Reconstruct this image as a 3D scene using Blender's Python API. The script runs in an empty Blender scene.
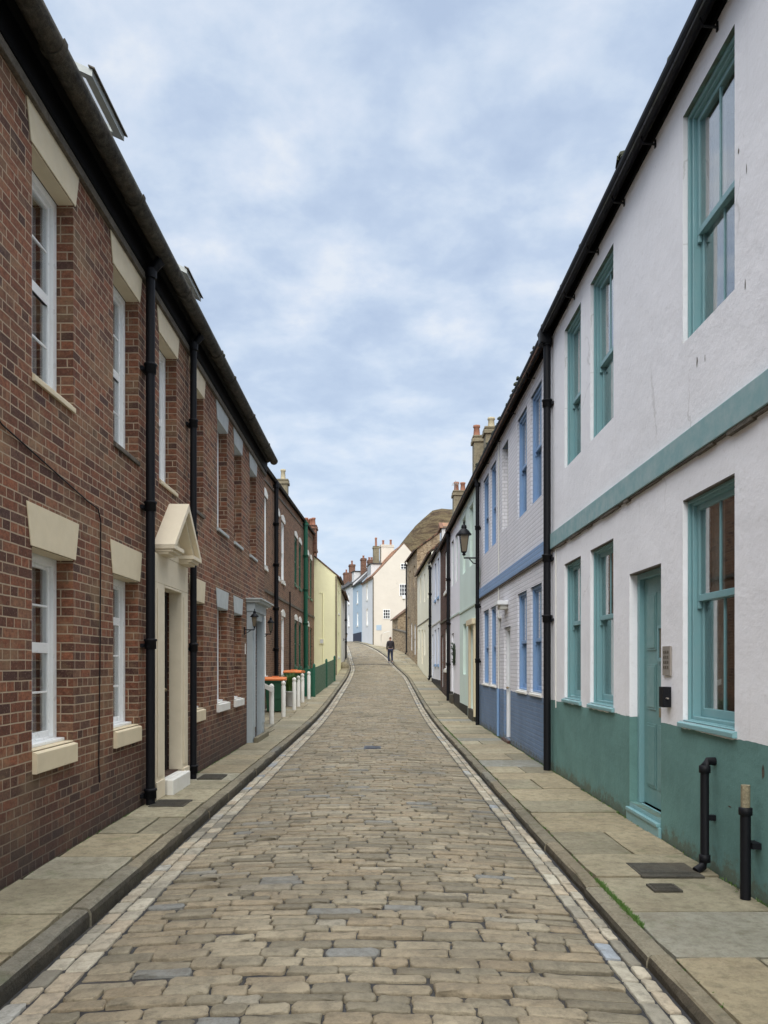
import bpy, math, random
from mathutils import Vector, Matrix
import bmesh
R = math.radians
random.seed(11)
sc = bpy.context.scene
COL = sc.collection

# ------------------------------------------------------------------ street geometry
def interp(k, v):
    if v <= k[0][0]: return k[0][1]
    for (a, p), (b, q) in zip(k, k[1:]):
        if v <= b: return p + (q - p) * (v - a) / (b - a)
    return k[-1][1]
ZK = [(-300, 0), (20, 0), (24, .07), (28, .22), (32, .4), (36, .57), (42, .86), (47, 1.3), (50, 1.62), (60, 2.68), (68, 3.36), (75, 3.75), (90, 4.0), (400, 6)]
def zg(y):
    if y < 17: return 0.0
    return sum(interp(ZK, y + d) for d in (-2, -1, 0, 1, 2)) / 5
XLK = [(-20, -1.83), (40, -1.83), (44, -1.84), (47, -1.86), (51, -2.15), (58, -2.6), (70, -3.5), (90, -6.8)]
XRK = [(-20, 1.44), (40, 1.46), (43, 1.38), (47, 1.0), (54, .43), (60, -.35), (66, -1.3), (72, -2.35), (77, -3.4), (90, -5.6)]
def sm(K, y): return sum(interp(K, y + d) for d in (-1.5, -.75, 0, .75, 1.5)) / 5 if y > 38 else interp(K, y)
XL = lambda y: sm(XLK, y)
XR = lambda y: sm(XRK, y)

# ------------------------------------------------------------------ materials
class NT:
    def __init__(s, name):
        s.m = bpy.data.materials.new(name); s.m.use_nodes = True
        s.t = s.m.node_tree; s.t.nodes.clear()
        s.out = s.n('ShaderNodeOutputMaterial')
        s.b = s.n('ShaderNodeBsdfPrincipled'); s.l(s.b.outputs[0], s.out.inputs[0])
        s.uv = s.n('ShaderNodeUVMap').outputs[0]
    def n(s, typ, **kw):
        nd = s.t.nodes.new(typ)
        for k, v in kw.items(): setattr(nd, k, v)
        return nd
    def l(s, a, b): s.t.links.new(a, b)
    def noise(s, scale, detail=4, rough=.55, vec=None, dist=0):
        nd = s.n('ShaderNodeTexNoise'); nd.inputs['Scale'].default_value = scale
        nd.inputs['Detail'].default_value = detail; nd.inputs['Roughness'].default_value = rough
        nd.inputs['Distortion'].default_value = dist
        s.l(vec or s.uv, nd.inputs['Vector']); return nd.outputs['Fac']
    def ramp(s, fac, stops, interp_='LINEAR'):
        nd = s.n('ShaderNodeValToRGB'); s.l(fac, nd.inputs[0]); cr = nd.color_ramp; cr.interpolation = interp_
        while len(cr.elements) < len(stops): cr.elements.new(.5)
        for e, (p, c) in zip(cr.elements, stops):
            e.position = p
            if not isinstance(c, (tuple, list)): c = (c, c, c)
            e.color = (*c[:3], 1)
        return nd.outputs[0]
    def mix(s, fac, a, b, mode='MIX'):
        nd = s.n('ShaderNodeMix', data_type='RGBA', blend_type=mode)
        for i, v in ((0, fac), (6, a), (7, b)):
            if isinstance(v, (int, float)):
                nd.inputs[i].default_value = v if i == 0 else (v, v, v, 1)
            elif isinstance(v, (tuple, list)): nd.inputs[i].default_value = (*v[:3], 1)
            else: s.l(v, nd.inputs[i])
        return nd.outputs[2]
    def math(s, op, a, b=None, c=None):
        nd = s.n('ShaderNodeMath', operation=op)
        for i, v in enumerate((a, b, c)):
            if v is None: continue
            if isinstance(v, (int, float)): nd.inputs[i].default_value = v
            else: s.l(v, nd.inputs[i])
        return nd.outputs[0]
    def map(s, scale=(1, 1, 1), loc=(0, 0, 0), vec=None):
        nd = s.n('ShaderNodeMapping'); nd.inputs['Scale'].default_value = scale; nd.inputs['Location'].default_value = loc
        s.l(vec or s.uv, nd.inputs[0]); return nd.outputs[0]
    def sep(s): 
        nd = s.n('ShaderNodeSeparateXYZ'); s.l(s.uv, nd.inputs[0]); return nd.outputs
    def bump(s, h, strength=.5, dist=.01, normal=None):
        nd = s.n('ShaderNodeBump'); nd.inputs['Strength'].default_value = strength; nd.inputs['Distance'].default_value = dist
        s.l(h, nd.inputs['Height'])
        if normal is not None: s.l(normal, nd.inputs['Normal'])
        return nd.outputs[0]
    def fin(s, color=None, rough=.8, normal=None, metal=0, spec=None):
        b = s.b
        if color is not None:
            if isinstance(color, (tuple, list)): b.inputs['Base Color'].default_value = (*color[:3], 1)
            else: s.l(color, b.inputs['Base Color'])
        if isinstance(rough, (int, float)): b.inputs['Roughness'].default_value = rough
        else: s.l(rough, b.inputs['Roughness'])
        b.inputs['Metallic'].default_value = metal
        if spec is not None: b.inputs['Specular IOR Level'].default_value = spec
        if normal is not None: s.l(normal, b.inputs['Normal'])
        return s.m

def bricktex(t, c1, c2, mortar, msize=.006, w=.225, h=.075, squash=.5, sf=3, vec=None):
    nd = t.n('ShaderNodeTexBrick'); nd.offset = .5; nd.squash = squash; nd.squash_frequency = sf
    nd.inputs['Color1'].default_value = (*c1, 1); nd.inputs['Color2'].default_value = (*c2, 1); nd.inputs['Mortar'].default_value = (*mortar, 1)
    nd.inputs['Scale'].default_value = 1; nd.inputs['Mortar Size'].default_value = msize; nd.inputs['Mortar Smooth'].default_value = .25
    nd.inputs['Brick Width'].default_value = w; nd.inputs['Row Height'].default_value = h
    v = vec
    if v is None:
        # slightly irregular courses
        nz = t.n('ShaderNodeTexNoise'); nz.inputs['Scale'].default_value = 7; t.l(t.uv, nz.inputs['Vector'])
        vm = t.n('ShaderNodeVectorMath', operation='MULTIPLY_ADD'); t.l(nz.outputs['Color'], vm.inputs[0]); vm.inputs[1].default_value = (.012, .007, 0); t.l(t.uv, vm.inputs[2])
        v = vm.outputs[0]
    t.l(v, nd.inputs['Vector']); return nd

def mat_brick(name, stops, mortar, dirt=(.05, .04, .03), lowdark=True, patch=None, sf=3):
    t = NT(name)
    nd = bricktex(t, (0, 0, 0), (1, 1, 1), (.5, .5, .5), sf=sf)
    col = t.ramp(nd.outputs['Color'], stops)
    grime = t.noise(26, 5, .7)
    col = t.mix(t.ramp(grime, [(.4, 0), (.72, .8)]), col, (.05, .024, .018))
    light = t.noise(60, 3, .6)
    col = t.mix(t.ramp(light, [(.56, 0), (.72, .5)]), col, (.36, .24, .17))
    if patch:
        p = t.ramp(t.noise(1.3, 6, .7, t.map((1, 1.6, 1))), [(.5, 0), (.64, .5)])
        col = t.mix(p, col, patch)
    big = t.noise(.55, 3, .6)
    col = t.mix(t.ramp(big, [(.35, .3), (.55, 0)]), col, dirt)
    mcol = t.mix(t.noise(9, 4, .7), mortar, tuple(c * .45 for c in mortar))
    col = t.mix(nd.outputs['Fac'], col, mcol)
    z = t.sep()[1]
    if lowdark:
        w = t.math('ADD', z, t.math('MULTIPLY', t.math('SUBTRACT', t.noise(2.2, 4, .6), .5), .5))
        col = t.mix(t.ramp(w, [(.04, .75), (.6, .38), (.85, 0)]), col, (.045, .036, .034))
    h = t.math('SUBTRACT', 1, nd.outputs['Fac'])
    h = t.math('ADD', h, t.math('MULTIPLY', t.noise(38, 5, .75), .7))
    return t.fin(col, .86, t.bump(h, .9, .008), spec=.3)

def mat_stucco(name, c, low=None, zlow=1.0, bumpd=.004, stain=.25, stainc=(.35, .31, .26), brick=False, streak=True):
    t = NT(name)
    col = t.mix(t.ramp(t.noise(.9, 5, .6), [(.35, 0), (.75, 1)]), c, tuple(v * .92 for v in c))
    col = t.mix(t.ramp(t.noise(14, 5, .75), [(.58, 0), (.8, .35)]), col, stainc)
    if streak:
        s = t.noise(1, 5, .65, t.map((9, .55, 1)))
        col = t.mix(t.ramp(s, [(.6, 0), (.85, stain * .6)]), col, stainc)
        cr = t.n('ShaderNodeTexVoronoi', feature='DISTANCE_TO_EDGE'); cr.inputs['Scale'].default_value = .55
        dn = t.n('ShaderNodeTexNoise'); dn.inputs['Scale'].default_value = 3; dn.inputs['Detail'].default_value = 6; t.l(t.uv, dn.inputs['Vector'])
        vm = t.n('ShaderNodeVectorMath', operation='MULTIPLY_ADD'); t.l(dn.outputs['Color'], vm.inputs[0]); vm.inputs[1].default_value = (.5, .5, 0); t.l(t.uv, vm.inputs[2])
        t.l(vm.outputs[0], cr.inputs['Vector'])
        crk = t.math('MULTIPLY', t.ramp(cr.outputs['Distance'], [(0, 1), (.008, 0)]), t.ramp(t.noise(.8, 2, .5, t.map((1, 1, 1), (7, 3, 0))), [(.55, 0), (.65, .3)]))
        col = t.mix(crk, col, (.22, .2, .17))
    if low:
        o = t.sep()
        w = t.math('ADD', o[1], t.math('MULTIPLY', t.math('SUBTRACT', t.noise(2.5, 3, .6), .5), .07))
        lc = t.mix(t.ramp(t.noise(1.4, 5, .65), [(.3, 0), (.75, 1)]), low, tuple(v * .66 for v in low))
        lc = t.mix(t.ramp(t.noise(22, 4, .7), [(.62, 0), (.8, .4)]), lc, tuple(v * 1.7 for v in low))
        dw = t.math('ADD', o[1], t.math('MULTIPLY', t.math('SUBTRACT', t.noise(5, 6, .8), .5), .75))
        lc = t.mix(t.ramp(dw, [(.0, .7), (.05, .25), (.12, 0)]), lc, (.11, .11, .07))
        lc = t.mix(t.ramp(t.noise(9, 6, .8, t.map((1, .5, 1), (4, 4, 0))), [(.6, 0), (.7, .4)]), lc, tuple(v * .5 for v in low))
        col = t.mix(t.ramp(w, [(.5, 0), (.503, 1)]) if False else t.math('GREATER_THAN', w, zlow), lc, col)
    h = t.math('ADD', t.math('MULTIPLY', t.noise(2.2, 6, .6), 5.0), t.math('MULTIPLY', t.noise(22, 5, .75), 1.0))
    nrm = t.bump(h, .8, bumpd)
    if brick:
        nd = bricktex(t, (0, 0, 0), (1, 1, 1), (.5, .5, .5), msize=.012, sf=2)
        hb = t.math('ADD', t.math('MULTIPLY', nd.outputs['Fac'], -1), t.math('MULTIPLY', t.noise(17, 4, .7), 1.1))
        nrm = t.bump(hb, 1, .012, nrm)
        col = t.mix(t.math('MULTIPLY', nd.outputs['Fac'], .28), col, (.25, .25, .27))
    return t.fin(col, .75, nrm, spec=.25)

def mat_paint(name, c, rough=.42, wear=.25, wearc=None, bumpd=.0015):
    t = NT(name)
    col = t.mix(t.ramp(t.noise(5, 5, .65), [(.4, 0), (.8, wear)]), c, wearc or tuple(v * .5 for v in c))
    r = t.ramp(t.noise(11, 3), [(.3, rough * .8), (.7, min(1, rough * 1.3))])
    return t.fin(col, r, t.bump(t.noise(25, 4, .6), .5, bumpd), spec=.4)

def mat_iron(name='black_iron', c=(.006, .0065, .009), spec=.22):
    t = NT(name)
    col = t.mix(t.ramp(t.noise(16, 6, .75), [(.62, 0), (.74, .5)]), c, (.05, .05, .055))
    return t.fin(col, .55, t.bump(t.noise(40, 4, .7), .6, .002), spec=spec)

def mat_stone(name, base, dark, joint=None, scale=1, moss=None, attr=True, rough=.8, var=.5):
    t = NT(name)
    col = t.mix(t.ramp(t.noise(6 * scale, 6, .7), [(.3, 0), (.75, 1)]), base, dark)
    col = t.mix(t.ramp(t.noise(48 * scale, 5, .85), [(.48, 0), (.66, .6)]), col, tuple(v * .4 for v in dark))
    col = t.mix(t.ramp(t.noise(30 * scale, 5, .85, t.map((1, 1, 1), (5, 9, 0))), [(.56, 0), (.7, .4)]), col, tuple(min(1, v * 1.7) for v in base))
    if attr:
        a = t.n('ShaderNodeAttribute', attribute_name='rnd')
        col = t.mix(var, col, t.ramp(a.outputs['Fac'], [(0, tuple(v * .5 for v in base)), (.3, base), (.6, (base[0] * 1.08, base[1] * .97, base[2] * .88)), (.9, tuple(v * 1.3 for v in base)), (.985, (base[0] * .72, base[1] * .88, base[2] * 1.25))]))
    col = t.mix(t.ramp(t.noise(.7, 5, .6), [(.42, 0), (.7, .5)]), col, tuple(v * .55 for v in dark))
    col = t.mix(t.ramp(t.noise(11, 7, .8, t.map((1, 1, 1), (3, 1, 0))), [(.46, 0), (.64, .6)]), col, tuple(v * .55 for v in dark))
    col = t.mix(t.ramp(t.noise(2.1, 6, .75, t.map((1, 1, 1), (8, 2, 0))), [(.5, 0), (.66, .35)]), col, (.13, .10, .065))
    if moss:
        col = t.mix(t.ramp(t.noise(2.3, 6, .75), [(.56, 0), (.7, .6)]), col, moss)
    h = t.math('ADD', t.noise(14 * scale, 5, .7), t.math('MULTIPLY', t.noise(70, 4, .7), .5))
    return t.fin(col, t.ramp(t.noise(9, 3), [(.3, rough * .75), (.7, rough)]), t.bump(h, 1, .012), spec=.3)

def mat_glass():
    t = NT('window_glass')
    t.b.inputs['Base Color'].default_value = (.02, .025, .03, 1)
    lw = t.n('ShaderNodeLayerWeight'); lw.inputs[0].default_value = .5
    fr_ = t.math('ADD', .05, t.math('MULTIPLY', t.math('POWER', lw.outputs['Facing'], 2.3), .95))
    wob = t.bump(t.noise(2.2, 2, .5), .25, .004)
    gl = t.n('ShaderNodeBsdfGlossy'); gl.inputs['Roughness'].default_value = .015; t.l(wob, gl.inputs['Normal'])
    tr = t.n('ShaderNodeBsdfTransparent'); tr.inputs[0].default_value = (.93, .95, .95, 1)
    mx = t.n('ShaderNodeMixShader'); t.l(fr_, mx.inputs[0]); t.l(tr.outputs[0], mx.inputs[1]); t.l(gl.outputs[0], mx.inputs[2])
    t.l(mx.outputs[0], t.out.inputs[0]); return t.m

def mat_plain(name, c, rough=.7, n=12, amt=.3, bump=.002):
    t = NT(name)
    col = t.mix(t.ramp(t.noise(n, 5, .7), [(.35, 0), (.75, amt)]), c, tuple(v * .45 for v in c))
    return t.fin(col, rough, t.bump(t.noise(n * 3, 3), .4, bump))

def mat_tiles(name, c, dark, w=.24, h=.3):
    t = NT(name)
    nd = bricktex(t, (0, 0, 0), (1, 1, 1), (0, 0, 0), msize=.01, w=w, h=h, squash=1, vec=t.uv)
    col = t.ramp(nd.outputs['Color'], [(0, dark), (.6, c), (1, tuple(v * 1.4 for v in c))])
    col = t.mix(t.ramp(t.noise(3, 6, .75), [(.5, 0), (.68, .7)]), col, (.13, .13, .07))
    return t.fin(col, .85, t.bump(t.math('SUBTRACT', 1, nd.outputs['Fac']), .8, .015), spec=.2)

M = {}
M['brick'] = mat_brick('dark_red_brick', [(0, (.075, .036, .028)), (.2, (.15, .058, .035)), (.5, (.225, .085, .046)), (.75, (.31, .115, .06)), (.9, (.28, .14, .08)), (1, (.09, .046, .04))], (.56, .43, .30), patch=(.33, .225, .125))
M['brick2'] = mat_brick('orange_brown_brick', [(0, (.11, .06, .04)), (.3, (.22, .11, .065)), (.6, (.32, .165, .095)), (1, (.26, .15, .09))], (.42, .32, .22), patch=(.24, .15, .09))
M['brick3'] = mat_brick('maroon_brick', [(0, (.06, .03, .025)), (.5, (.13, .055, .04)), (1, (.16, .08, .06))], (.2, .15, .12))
M['chimbrick'] = mat_brick('chimney_brick', [(0, (.15, .06, .04)), (.5, (.27, .12, .08)), (1, (.33, .17, .11))], (.3, .24, .18), lowdark=False)
M['white'] = mat_stucco('white_masonry_paint', (.89, .885, .915), (.155, .30, .28), 1.0, stain=.35)
M['whitebrick'] = mat_stucco('white_painted_brick', (.80, .79, .83), (.18, .27, .42), 1.0, brick=True, stain=.3)
M['mint'] = mat_stucco('mint_masonry_paint', (.66, .78, .72), stain=.3)
M['mintwhite'] = mat_stucco('pale_lilac_masonry_paint', (.84, .83, .88), (.05, .045, .045), .42, stain=.3)
M['paleblue'] = mat_stucco('pale_blue_masonry_paint', (.78, .8, .86), (.03, .03, .035), .3, stain=.3)
M['creamwall'] = mat_stucco('cream_masonry_paint', (.82, .80, .68), stain=.3)
M['endcream'] = mat_stucco('warm_cream_render', (.72, .66, .57), stain=.12)
M['whitewall'] = mat_stucco('plain_white_render', (.70, .71, .73), stain=.12)
M['skywall'] = mat_stucco('sky_blue_render', (.42, .53, .64), stain=.15)
M['yellow'] = mat_stucco('yellow_render', (.90, .87, .56), stain=.08, stainc=(.5, .45, .2))
M['palewall'] = mat_stucco('pale_render', (.66, .66, .62), stain=.2)
M['rubble'] = mat_brick('brown_rubble_stone', [(0, (.2, .14, .08)), (.5, (.45, .33, .2)), (1, (.6, .48, .32))], (.5, .42, .3), lowdark=False, sf=2)
M['tealband'] = mat_paint('worn_teal_band', (.23, .38, .395), .6, .8, (.42, .50, .50))
M['blueband'] = mat_stucco('blue_painted_band', (.25, .38, .60), brick=True, streak=False)
M['teal'] = mat_paint('teal_gloss_paint', (.195, .37, .395), .35, .5, (.25, .38, .40))
M['tealdark'] = mat_paint('teal_door_paint', (.165, .315, .315), .4, .3)
M['blue'] = mat_paint('blue_gloss_paint', (.19, .32, .53), .4, .4, (.3, .42, .6))
M['upvc'] = mat_paint('white_window_plastic', (.90, .91, .90), .3, .06)
M['offwhite'] = mat_paint('off_white_paint', (.78, .77, .72), .45, .35, (.5, .46, .36))
M['cream'] = mat_paint('cream_stone_paint', (.70, .60, .42), .6, .35, (.5, .42, .28))
M['creamdoor'] = mat_paint('cream_doorcase_paint', (.74, .65, .49), .55, .3, (.5, .43, .3))
M['greystone'] = mat_paint('grey_lintel_paint', (.46, .49, .48), .6, .3)
M['greydoor'] = mat_paint('grey_doorcase_paint', (.40, .45, .47), .5, .25)
M['green'] = mat_paint('dark_green_paint', (.015, .11, .065), .4, .3)
M['mintpaint'] = mat_paint('mint_trim_paint', (.55, .66, .6), .5, .3)
M['black'] = mat_iron()
M['soot'] = mat_iron('tarred_black_wood', (.003, .003, .003), .04)
M['gutterblack'] = mat_stone('weathered_gutter_iron', (.13, .12, .095), (.003, .003, .003), attr=False, rough=.9, scale=2.2)
M['curtain'] = mat_plain('net_curtain', (.62, .64, .66), .9, 30, .3)
M['curtaindk'] = mat_plain('grey_curtain', (.30, .30, .27), .9, 20, .4)
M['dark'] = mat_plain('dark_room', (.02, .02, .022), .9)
M['darkdoor'] = mat_paint('dark_door_paint', (.02, .016, .016), .4, .2)
M['whitedoor'] = mat_paint('white_door_paint', (.72, .74, .76), .4, .25)
M['browndoor'] = mat_paint('brown_door_paint', (.07, .03, .022), .4, .3)
M['glass'] = mat_glass()
M['worn'] = mat_stone('worn_masonry_edge', (.2, .17, .13), (.07, .06, .045), attr=False)
M['slate'] = mat_tiles('slate_tiles', (.07, .07, .08), (.035, .035, .04))
M['pantile'] = mat_tiles('mossy_pantiles', (.14, .075, .05), (.05, .035, .03))
M['pantile2'] = mat_tiles('red_brown_pantiles', (.25, .13, .08), (.12, .07, .05))
M['stack'] = mat_stone('sandstone_stack', (.38, .33, .22), (.2, .17, .11), attr=False)
M['terracotta'] = mat_plain('terracotta', (.33, .15, .095), .8)
M['palepot'] = mat_plain('buff_pot', (.5, .44, .3), .8)
M['sett'] = mat_stone('sandstone_setts', (.285, .25, .178), (.14, .124, .09), var=.7)
M['gsett'] = mat_stone('pale_gutter_setts', (.42, .39, .31), (.21, .19, .15), var=.95)
M['flag'] = mat_stone('york_flagstone', (.36, .325, .225), (.19, .165, .105), moss=(.10, .115, .045), var=.6, scale=.6)
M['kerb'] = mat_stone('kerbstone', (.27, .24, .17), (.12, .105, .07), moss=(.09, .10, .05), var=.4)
M['kerbface'] = mat_stone('shaded_grimy_kerb_face', (.085, .072, .05), (.03, .027, .02), moss=(.04, .055, .02), var=.4)  # shade of the upright face put into the colour, with grime and moss
M['joint'] = mat_stone('joint_mud', (.06, .06, .062), (.025, .026, .028), attr=False)
M['mud'] = mat_stone('pavement_joint_mud', (.1, .085, .055), (.05, .042, .03), attr=False, moss=(.06, .09, .02))
M['ironcover'] = mat_stone('rusty_iron_cover', (.10, .092, .07), (.045, .042, .035), attr=False)
M['bluecover'] = mat_stone('bluish_iron_cover', (.13, .15, .19), (.06, .07, .09), attr=False)
M['steel'] = mat_paint('dull_steel', (.3, .27, .24), .4, .4)
M['brass'] = mat_paint('dull_brass', (.26, .2, .11), .4, .5)
M['orange'] = mat_paint('orange_plastic', (.72, .21, .06), .5, .2)
M['binGreen'] = mat_paint('green_plastic', (.018, .085, .045), .5, .2)
M['leaf'] = mat_plain('green_leaf', (.08, .16, .03), .6)
M['leafdk'] = mat_plain('dark_leaf', (.018, .035, .015), .6)
M['pot'] = mat_plain('pale_pot', (.5, .5, .5), .6)
M['potdk'] = mat_plain('dark_pot', (.03, .03, .035), .6)
M['lampglass'] = mat_paint('smoky_lamp_glass', (.16, .13, .09), .15, .2)
M['skin'] = mat_plain('skin', (.45, .26, .19), .6)
M['jacket'] = mat_plain('dark_jacket', (.02, .016, .022), .85)
M['jeans'] = mat_plain('navy_jeans', (.018, .026, .055), .85)
M['hair'] = mat_plain('brown_hair', (.09, .035, .022), .8)
M['shoe'] = mat_plain('grey_shoe', (.2, .22, .26), .7)
M['dormer'] = mat_paint('white_dormer_boards', (.7, .7, .7), .5, .3)

def mat_hill():
    t = NT('heather_hill')
    geo = t.n('ShaderNodeNewGeometry'); v = t.map((.22, .22, 1.1), vec=geo.outputs['Position'])
    n1 = t.noise(1, 8, .7, v, .8)
    col = t.ramp(n1, [(.3, (.035, .025, .018)), (.45, (.085, .06, .036)), (.55, (.14, .11, .06)), (.62, (.06, .045, .03)), (.72, (.17, .17, .06))])
    return t.fin(col, .95, t.bump(n1, 1, .8), spec=.1)
M['hill'] = mat_hill()
def mat_ground():
    t = NT('bare_ground')
    geo = t.n('ShaderNodeNewGeometry')
    col = t.ramp(t.noise(.5, 8, .7, geo.outputs['Position']), [(.3, (.07, .08, .03)), (.7, (.14, .12, .08))])
    return t.fin(col, .95)
M['ground'] = mat_ground()

# ------------------------------------------------------------------ mesh builder
class MB:
    def __init__(s, xf=None): s.v = []; s.f = []; s.mi = []; s.sm = []; s.r = []; s.mats = []; s.xf = xf; s.cr = .5; s.uvo = (0, 0)
    def m(s, key):
        if key not in s.mats: s.mats.append(key)
        return s.mats.index(key)
    def add(s, vs, fs, mat, smooth=False):
        o = len(s.v)
        for p in vs:
            if s.xf: p = s.xf(*p)
            s.v.append(tuple(p)); s.r.append(s.cr)
        k = s.m(mat)
        for f in fs: s.f.append([i + o for i in f]); s.mi.append(k); s.sm.append(smooth)
        return s
    def box(s, x0, x1, y0, y1, z0, z1, mat):
        if x0 > x1: x0, x1 = x1, x0
        if y0 > y1: y0, y1 = y1, y0
        return s.add([(x0, y0, z0), (x1, y0, z0), (x1, y1, z0), (x0, y1, z0), (x0, y0, z1), (x1, y0, z1), (x1, y1, z1), (x0, y1, z1)],
              [(0, 3, 2, 1), (4, 5, 6, 7), (0, 1, 5, 4), (1, 2, 6, 5), (2, 3, 7, 6), (3, 0, 4, 7)], mat)
    def poly(s, pts, mat): return s.add(pts, [tuple(range(len(pts)))], mat)
    def prism(s, prof, x0, x1, mat, smooth=False):     # closed profile (y,z) extruded along x
        n = len(prof)
        vs = [(x0, y, z) for y, z in prof] + [(x1, y, z) for y, z in prof]
        fs = [(i, (i + 1) % n, n + (i + 1) % n, n + i) for i in range(n)]
        s.add(vs, fs, mat, smooth)
        return s.add(vs, [tuple(range(n))[::-1], tuple(range(n, 2 * n))], mat)
    def prismy(s, prof, y0, y1, mat):                  # closed profile (x,z) extruded along y
        n = len(prof)
        vs = [(x, y0, z) for x, z in prof] + [(x, y1, z) for x, z in prof]
        return s.add(vs, [(i, n + i, n + (i + 1) % n, (i + 1) % n) for i in range(n)] + [tuple(range(n)), tuple(range(n, 2 * n))[::-1]], mat)
    def tube(s, pts, rad, mat, n=10, caps=True):
        pts = [Vector(p) for p in pts]; rings = []
        for i, p in enumerate(pts):
            a = pts[max(0, i - 1)]; b = pts[min(len(pts) - 1, i + 1)]
            d = (b - a).normalized(); up = Vector((0, 0, 1)) if abs(d.z) < .9 else Vector((1, 0, 0))
            u = d.cross(up).normalized(); w = d.cross(u)
            r = rad[i] if isinstance(rad, (list, tuple)) else rad
            rings.append([p + (u * math.cos(6.2832 * k / n) + w * math.sin(6.2832 * k / n)) * r for k in range(n)])
        vs = [q for rg in rings for q in rg]
        fs = [(i * n + k, i * n + (k + 1) % n, (i + 1) * n + (k + 1) % n, (i + 1) * n + k) for i in range(len(pts) - 1) for k in range(n)]
        s.add(vs, fs, mat, True)
        if caps: s.add(rings[0], [tuple(range(n))], mat); s.add(rings[-1], [tuple(range(n))], mat)
        return s
    def lathe(s, c, prof, mat, n=12, smooth=True, rot=0):           # prof (r,z)
        vs = [(c[0] + r * math.cos(rot + 6.2832 * k / n), c[1] + r * math.sin(rot + 6.2832 * k / n), c[2] + z) for r, z in prof for k in range(n)]
        fs = [(i * n + k, i * n + (k + 1) % n, (i + 1) * n + (k + 1) % n, (i + 1) * n + k) for i in range(len(prof) - 1) for k in range(n)]
        s.add(vs, fs, mat, smooth)
        s.add(vs[:n], [tuple(range(n))[::-1]], mat); s.add(vs[-n:], [tuple(range(n))], mat); return s
    def build(s, name, parent=None, bevel=0, label=None, **props):
        me = bpy.data.meshes.new(name); me.from_pydata(s.v, [], s.f)
        for k in s.mats: me.materials.append(M[k])
        me.polygons.foreach_set('material_index', s.mi); me.polygons.foreach_set('use_smooth', s.sm)
        me.update()
        uv = me.uv_layers.new(name='UVMap').data
        vv = s.v; ox, oz = s.uvo
        for p in me.polygons:
            nx, ny, nz = abs(p.normal.x), abs(p.normal.y), abs(p.normal.z)
            for li in p.loop_indices:
                x, y, z = vv[me.loops[li].vertex_index]
                if nz >= nx and nz >= ny: uv[li].uv = (x + ox, y + oz)
                elif nx > ny: uv[li].uv = (y + ox, z + oz)
                else: uv[li].uv = (x + ox, z + oz)
        if len(set(s.r)) > 1:
            at = me.attributes.new('rnd', 'FLOAT', 'POINT'); at.data.foreach_set('value', s.r)
        o = bpy.data.objects.new(name, me); COL.objects.link(o)
        if parent: o.parent = parent
        if bevel:
            b = o.modifiers.new('bevel', 'BEVEL'); b.width = bevel; b.segments = 2; b.limit_method = 'ANGLE'; b.angle_limit = R(35)
        if label: o['label'] = label
        for k, v in props.items(): o[k] = v
        return o

def empty(name, loc, rz=0, label=None, cat=None, group=None):
    o = bpy.data.objects.new(name, None); COL.objects.link(o); o.location = loc; o.rotation_euler = (0, 0, rz); o.empty_display_size = .2
    if label: o['label'] = label
    if cat: o['category'] = cat
    if group: o['group'] = group
    return o
def copy_tree(o, parent=None):
    c = o.copy(); COL.objects.link(c)
    if parent: c.parent = parent
    for ch in list(o.children): copy_tree(ch, c)
    return c

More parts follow.
